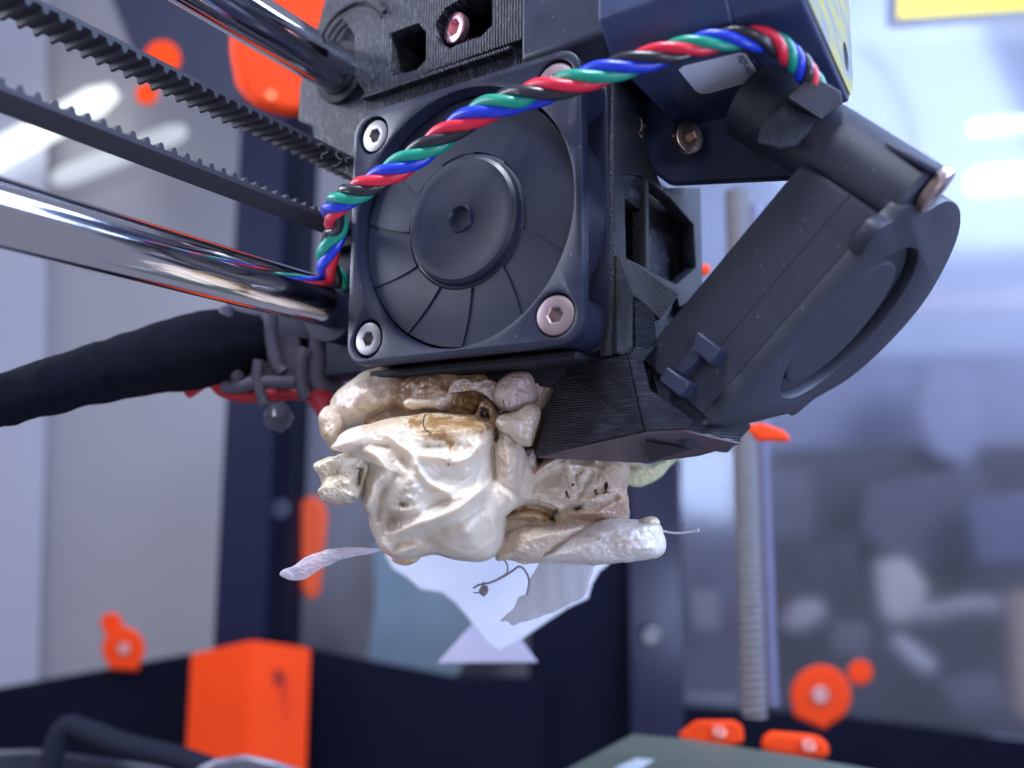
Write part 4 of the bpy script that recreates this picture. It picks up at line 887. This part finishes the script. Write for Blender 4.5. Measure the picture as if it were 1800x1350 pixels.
lobe('fold_body', [(868, 898), (880, 866), (906, 846), (940, 816), (990, 792), (1050, 792), (1096, 806), (1106, 838), (1102, 872), (1108, 904), (1092, 930), (1030, 946), (960, 944), (900, 930), (872, 915)],
     126, 8.5, BEIGE, back=7, cen=(1000, 868), N=240, Mf=90, prof=0.7, amp=0.5, fs=0.22, fine=0.04, jag=2, tilt=(-0.012, 0),
     strokes=[([(872, 903), (900, 894), (940, 892), (968, 904)], 5.5, -2.4), ([(880, 885), (925, 876), (960, 882), (985, 896)], 6, 0.9), ([(884, 914), (920, 906), (960, 914)], 5, 0.9), ([(900, 902), (935, 898), (962, 908)], 2.5, 0.7),
              ([(968, 906), (1005, 892), (1050, 890), (1086, 872)], 5, -1.3), ([(940, 862), (985, 860), (1035, 880)], 16, 0.9), ([(1030, 888), (1060, 870), (1100, 866)], 9, 0.8),
              ([(1000, 902), (1050, 904), (1098, 912)], 9, 0.6), ([(992, 836), (1000, 858)], 2.5, -0.4), ([(994, 816), (1030, 820), (1050, 824)], 5, 0.6), ([(1040, 830), (1020, 870)], 5, -0.5), ([(1092, 878), (1100, 876)], 6, 0.8), ([(930, 850), (960, 830), (1000, 806)], 4, 0.7), ([(1010, 836), (1016, 870), (1004, 888)], 4, -0.6), ([(1060, 826), (1070, 850), (1060, 880)], 5, 0.6), ([(900, 872), (950, 868), (1000, 878)], 3, 0.5), ([(930, 922), (990, 914), (1040, 922)], 4, 0.6)],
     stains=[([(880, 903), (930, 897), (965, 908)], 9, 1.0, R_), ([(960, 912), (985, 914)], 4, 0.9, R_), ([(1010, 908), (1090, 900)], 22, 0.75, G_), ([(1060, 840), (1095, 850)], 24, 0.35, G_), ([(972, 912)], 4.2, 1.6, K_), ([(977, 903), (980, 898)], 2.2, 1.2, K_),
             ([(1064, 853), (1065, 862)], 3.2, 1.6, K_), ([(1014, 836)], 1.8, 1.5, K_), ([(1007, 852)], 1.6, 1.5, K_), ([(1047, 862)], 2, 1.5, K_), ([(1050, 868)], 1.5, 1.5, K_), ([(995, 864), (999, 874)], 1.8, 1.2, K_), ([(1019, 892), (1012, 894)], 2.5, 1.0, K_), ([(1038, 883)], 2, 1.1, K_), ([(1096, 876)], 6, 0.9, R_)],
     label='beige folded plastic with dark scorched specks under the duct', seed=13, into='mass')
lobe('rolled_edge', [(872, 984), (878, 956), (896, 932), (940, 922), (990, 918), (1040, 918), (1056, 926), (1030, 944), (1000, 964), (960, 986), (920, 990), (894, 984)], 120, 5.5, BEIGE, back=5, N=170, amp=0.35, fs=0.3, strokes=[([(930, 950), (980, 936), (1020, 926)], 7, 0.9), ([(880, 976), (920, 984)], 6, 0.4)], base=(0, 0.2, 0), stains=[([(930, 925), (980, 920)], 9, 0.35, R_)], seed=14, into='mass')
lobe('white_finger', [(938, 984), (958, 970), (992, 944), (1034, 922), (1078, 911), (1126, 914), (1158, 920), (1168, 940), (1171, 966), (1158, 980), (1110, 988), (1050, 993), (986, 991)],
     118, 5.5, CRINK, back=5, cen=(1070, 954), N=200, Mf=80, amp=0.25, fs=0.45, fine=0.05, prof=0.8, tilt=(-0.01, 0),
     strokes=[([(990, 974), (1050, 952), (1120, 946)], 6, 0.4), ([(1100, 964), (1150, 962)], 4, 0.35), ([(1030, 930), (1060, 940)], 4, 0.35)], stains=[([(950, 985), (1040, 990)], 8, 0.3, G_), ([(1130, 918), (1158, 920)], 7, 0.5, R_)], label='white crinkled finger of plastic pointing right', seed=15)
lobe('small_ledge', [(1120, 918), (1134, 909), (1154, 910), (1161, 918), (1156, 930), (1140, 926)], 116, 1.5, BEIGE, amp=0.3, fs=0.8, stains=[([(1150, 916)], 8, .5, R_)], N=60, Mf=24, seed=16, into='mass')
lobe('curled_strip', [(917, 846), (916, 816), (922, 796), (938, 790), (946, 818), (962, 806), (990, 792), (1016, 788), (1020, 798), (990, 808), (970, 826), (956, 846), (938, 860), (924, 858)], 121.5, 2.6, PINK, cen=(940, 830), amp=0.3, fs=0.5, N=150, strokes=[([(924, 826), (936, 838), (950, 826), (980, 806), (1010, 796)], 4, 0.9), ([(930, 810), (940, 822)], 4, -0.7)], seed=17, into='mass')
lobe('curled_strip', [(1010, 792), (1018, 778), (1060, 776), (1062, 794), (1058, 816), (1054, 828), (1040, 812)], 121, 2.2, BEIGE, amp=0.3, fs=0.5, strokes=[([(1020, 784), (1050, 814)], 4, 0.5)], stains=[([(1040, 822)], 6, 0.5, G_)], seed=18, into='mass')
lobe('curled_strip', [(1056, 782), (1100, 772), (1134, 780), (1142, 796), (1134, 812), (1116, 822), (1092, 814), (1070, 802)], 122, 3.4, WHITE, amp=0.3, fs=0.4, strokes=[([(1074, 790), (1110, 812)], 6, 0.6), ([(1090, 784), (1124, 806)], 4, -0.6)], base=(0, 0.25, 0), seed=19, into='mass')
lobe('green_tail', [(1086, 832), (1110, 818), (1146, 814), (1172, 806), (1200, 801), (1180, 818), (1164, 836), (1144, 850), (1122, 856), (1100, 850)], 138, 2.4, blobmat('greenish_plastic', (0.58, 0.60, 0.38, 1), 0.35, 0.3, 0.3), amp=0.3, fs=0.4, label='pale greenish tail pointing right behind the duct', seed=20)
lobe('hanging_finger', [(900, 790), (925, 800), (940, 840), (930, 880), (905, 896), (888, 880), (896, 840)], 120.5, 4.0, BEIGE, amp=0.3, fs=0.4, seed=31, into='mass')
lobe('shaded_lobe', [(640, 740), (700, 715), (800, 720), (880, 740), (920, 790), (900, 830), (800, 800), (700, 770)], 127, 6.0, BEIGE, amp=0.5, base=(0.3, 0.5, 0.2), seed=32, into='mass')
lobe('filler_core', [(640, 700), (760, 640), (900, 640), (1000, 700), (1080, 800), (1060, 900), (900, 930), (760, 900), (680, 820)], 136, 6, BEIGE, N=80, Mf=24, amp=0.5, base=(0.2, 0.6, 0.25), seed=21)
lobe('tan_drip', [(688, 982), (706, 978), (730, 974), (742, 976), (730, 988), (712, 994), (696, 990)], 118, 1.3, BEIGE, base=(0.6, 0, 0), N=60, Mf=24, amp=0.15, seed=22)
# the neighbouring lobes have melted into one another: fuse each pool into one skin
from mathutils import kdtree
for pool, nm, lab in (('mass', 'fused_mass', 'cream white fused mass, amber and burnt near the top, beige folds on the right'),):
    V, Fc = join(*[(a, b) for a, b, c in POOL[pool]]); ST = np.concatenate([c for a, b, c in POOL[pool]])
    tmp = mk('tmp', (V, Fc), None, blob, smooth=True, angle=0)
    r = tmp.modifiers.new('r', 'REMESH'); r.mode = 'VOXEL'; r.voxel_size = 0.00016; r.use_smooth_shade = True
    q = tmp.modifiers.new('s', 'SMOOTH'); q.factor = 0.5; q.iterations = 9
    dg = bpy.context.evaluated_depsgraph_get(); me = D.meshes.new_from_object(tmp.evaluated_get(dg)); D.objects.remove(tmp)
    me.name = nm; o = D.objects.new(nm, me); COL.objects.link(o); o.parent = blob; o['label'] = lab
    me.materials.clear(); me.materials.append(WHITE)
    kd = kdtree.KDTree(len(V)); Vl = (V - ORG[blob.name]) * S
    for i, p in enumerate(Vl): kd.insert(p, i)
    kd.balance()
    nv = len(me.vertices); NO = np.zeros(nv*3); me.vertices.foreach_get('normal', NO); NO = NO.reshape(-1, 3); CO = np.zeros(nv*3); me.vertices.foreach_get('co', CO); CO = CO.reshape(-1, 3)
    print(nm, nv)
    dsp = np.array([0.16*noise.noise(Vector(p*700)) - 0.22*abs(noise.noise(Vector(p*1500)+Vector((9, 0, 0)))) + 0.05*noise.noise(Vector(p*4000)) for p in CO])
    C4 = np.ones((len(me.vertices), 4), np.float32)
    for i, v in enumerate(me.vertices):
        w_s = 0; acc = np.zeros(3)
        for _, j, dd in kd.find_n(v.co, 3):
            w = 1/(dd+1e-6); acc += ST[j]*w; w_s += w
        C4[i, :3] = acc/w_s
    dsp = dsp * np.clip(0.12 + 1.6*C4[:, 1] + 0.5*C4[:, 0], 0.12, 1.0)
    me.vertices.foreach_set('co', (CO + NO*dsp[:, None]*S).ravel())
    at = me.color_attributes.new('stain', 'FLOAT_COLOR', 'POINT'); at.data.foreach_set('color', C4.ravel())
# burnt hairs and strings on the lump
def hair(px, d0, r, m, name='burnt_hair', parent=blob):
    C_ = catmull([P(u, v, d0) for u, v in px], 8); return mk(name, tube(C_, r, 8), m, parent, smooth=True, angle=60)
BR = mat('burnt_string', (0.05, 0.025, 0.015), 0.4); PL_ = mat('pale_string', (0.42, 0.36, 0.36), 0.4)
hair([(747, 728), (744, 742), (747, 754), (758, 762)], 109.6, 0.09, BR); hair([(846, 700), (858, 704), (866, 716), (874, 734)], 114.8, 0.12, BR); hair([(878, 726), (886, 716), (884, 704)], 111.5, 0.10, BR)
hair([(626, 822), (634, 826), (630, 834), (634, 842)], 111, 0.08, BR); hair([(1158, 982), (1166, 976), (1174, 966)], 115, 0.12, BR)
hair([(1162, 933), (1185, 937), (1206, 936), (1226, 932)], 117, 0.17, PL_, 'thin_string'); mk('string_tip', lathe(P(1226, 932, 117), CR[0], [(-.3, .12), (0, .32), (.3, .12)], 10), PL_, blob, smooth=True)
# wisp at the lower left
WISP = mat('translucent_wisp', (0.62, 0.58, 0.66), 0.3, alpha=0.6, sss=0.3, var=0.15, bump=0.6)
w_ = lobe('thin_wisp', [(493, 1012), (496, 1002), (514, 996), (540, 978), (580, 965), (625, 962), (668, 966), (660, 972), (630, 976), (600, 984), (566, 1000), (536, 1018), (512, 1020)], 116, 0.7, WISP, cen=(560, 990), amp=0.2, fs=0.5, parent=blob, seed=23, label='thin translucent wisp of plastic trailing to the left')
# ---- torn white sheets hanging under the lump
WS = mat('white_plastic_sheet', (0.78, 0.79, 0.88), 0.4, sss=0.3, var=0.05)
sh = thing('torn_white_sheet', P(875, 1140, 168), 'torn white plastic sheet with a pointed lower end behind the lump', 'plastic sheet')
mk('sheet_body', prism_px([(676, 975), (740, 950), (900, 940), (1072, 960), (1072, 990), (1054, 1004), (1040, 1028), (1034, 1052), (1000, 1068), (966, 1090), (920, 1122), (876, 1146), (852, 1126), (824, 1088), (800, 1060), (776, 1042), (738, 1036), (716, 1016), (690, 1000)], 185, 1.0), WS, sh, bevel=0.3)
sh2 = mk('white_offcut', prism_px([(768, 1166), (830, 1098), (870, 1070), (912, 1120), (945, 1164)], 212, 1.0), mat('offcut_white', (0.56, 0.52, 0.66), 0.5, var=0.06), bevel=0.2)
tagp(sh2, 'small whitish triangular offcut below the torn white sheet', 'plastic sheet')
GP = mat('ribbed_grey_film', (0.44, 0.44, 0.48), 0.4, layers='Y', layer_size=2.6, layer_bump=0.25, var=0.1)
fm = lobe('grey_film', [(878, 1092), (892, 1078), (904, 1066), (912, 1050), (928, 1040), (930, 1020), (944, 998), (956, 978), (1000, 968), (1048, 972), (1044, 1000), (1036, 1024), (1028, 1048), (1000, 1062), (968, 1078), (930, 1090), (902, 1100), (892, 1092)], 128, 0.35, GP, amp=0.04, fs=0.15, prof=0.3, jag=2.5, parent=None, cen=(975, 1030), seed=24, fine=0.0)
tagp(fm, 'thin grey ribbed film with a ragged left edge in front of the white sheet', 'plastic film')
st_ = thing('curly_string', P(850, 1040, 124), 'thin grey string with a small knot, curling in front of the white sheet', 'string')
GS = mat('grey_string', (0.20, 0.19, 0.22), 0.4)
hair([(832, 1034), (842, 1028), (862, 1024), (884, 1014), (900, 1004), (912, 996), (922, 1002), (930, 1020), (926, 1046)], 126, 0.17, GS, 'string_loop', st_)
hair([(874, 1018), (890, 1008), (892, 994), (886, 984)], 126, 0.13, GS, 'string_loop', st_); hair([(832, 1042), (846, 1040), (850, 1022)], 126, 0.10, GS, 'string_loop', st_)
kv, kf = lathe(P(850, 1038, 125.6), Z_, [(-.9, .1), (-.5, .6), (0, .75), (.5, .5), (.8, .1)], 12)
mk('knot', (np.array([p + Vector(noise.noise_vector(Vector(p*2)))*0.25 for p in kv]), kf), GS, st_, smooth=True)
# fine lint fibres caught on the printed parts
lint = mat('lint_fibre', (0.35, 0.36, 0.45), 0.6)
lf = thing('lint_fibres', P(580, 280, 134), 'a few pale dust fibres caught on the carriage left of the upper belt end', 'fibres')
for k in range(9):
    u, v = 565 + rng.uniform(0, 70), 205 + rng.uniform(0, 90); a = rng.uniform(0, 6.28); L_ = rng.uniform(8, 26)
    hair([(u, v), (u + L_*0.5*math.cos(a)+rng.uniform(-4, 4), v + L_*0.5*math.sin(a)), (u + L_*math.cos(a+.5), v + L_*math.sin(a+.5))], float(rng.uniform(131, 134)), 0.03, lint, 'fibre', lf)
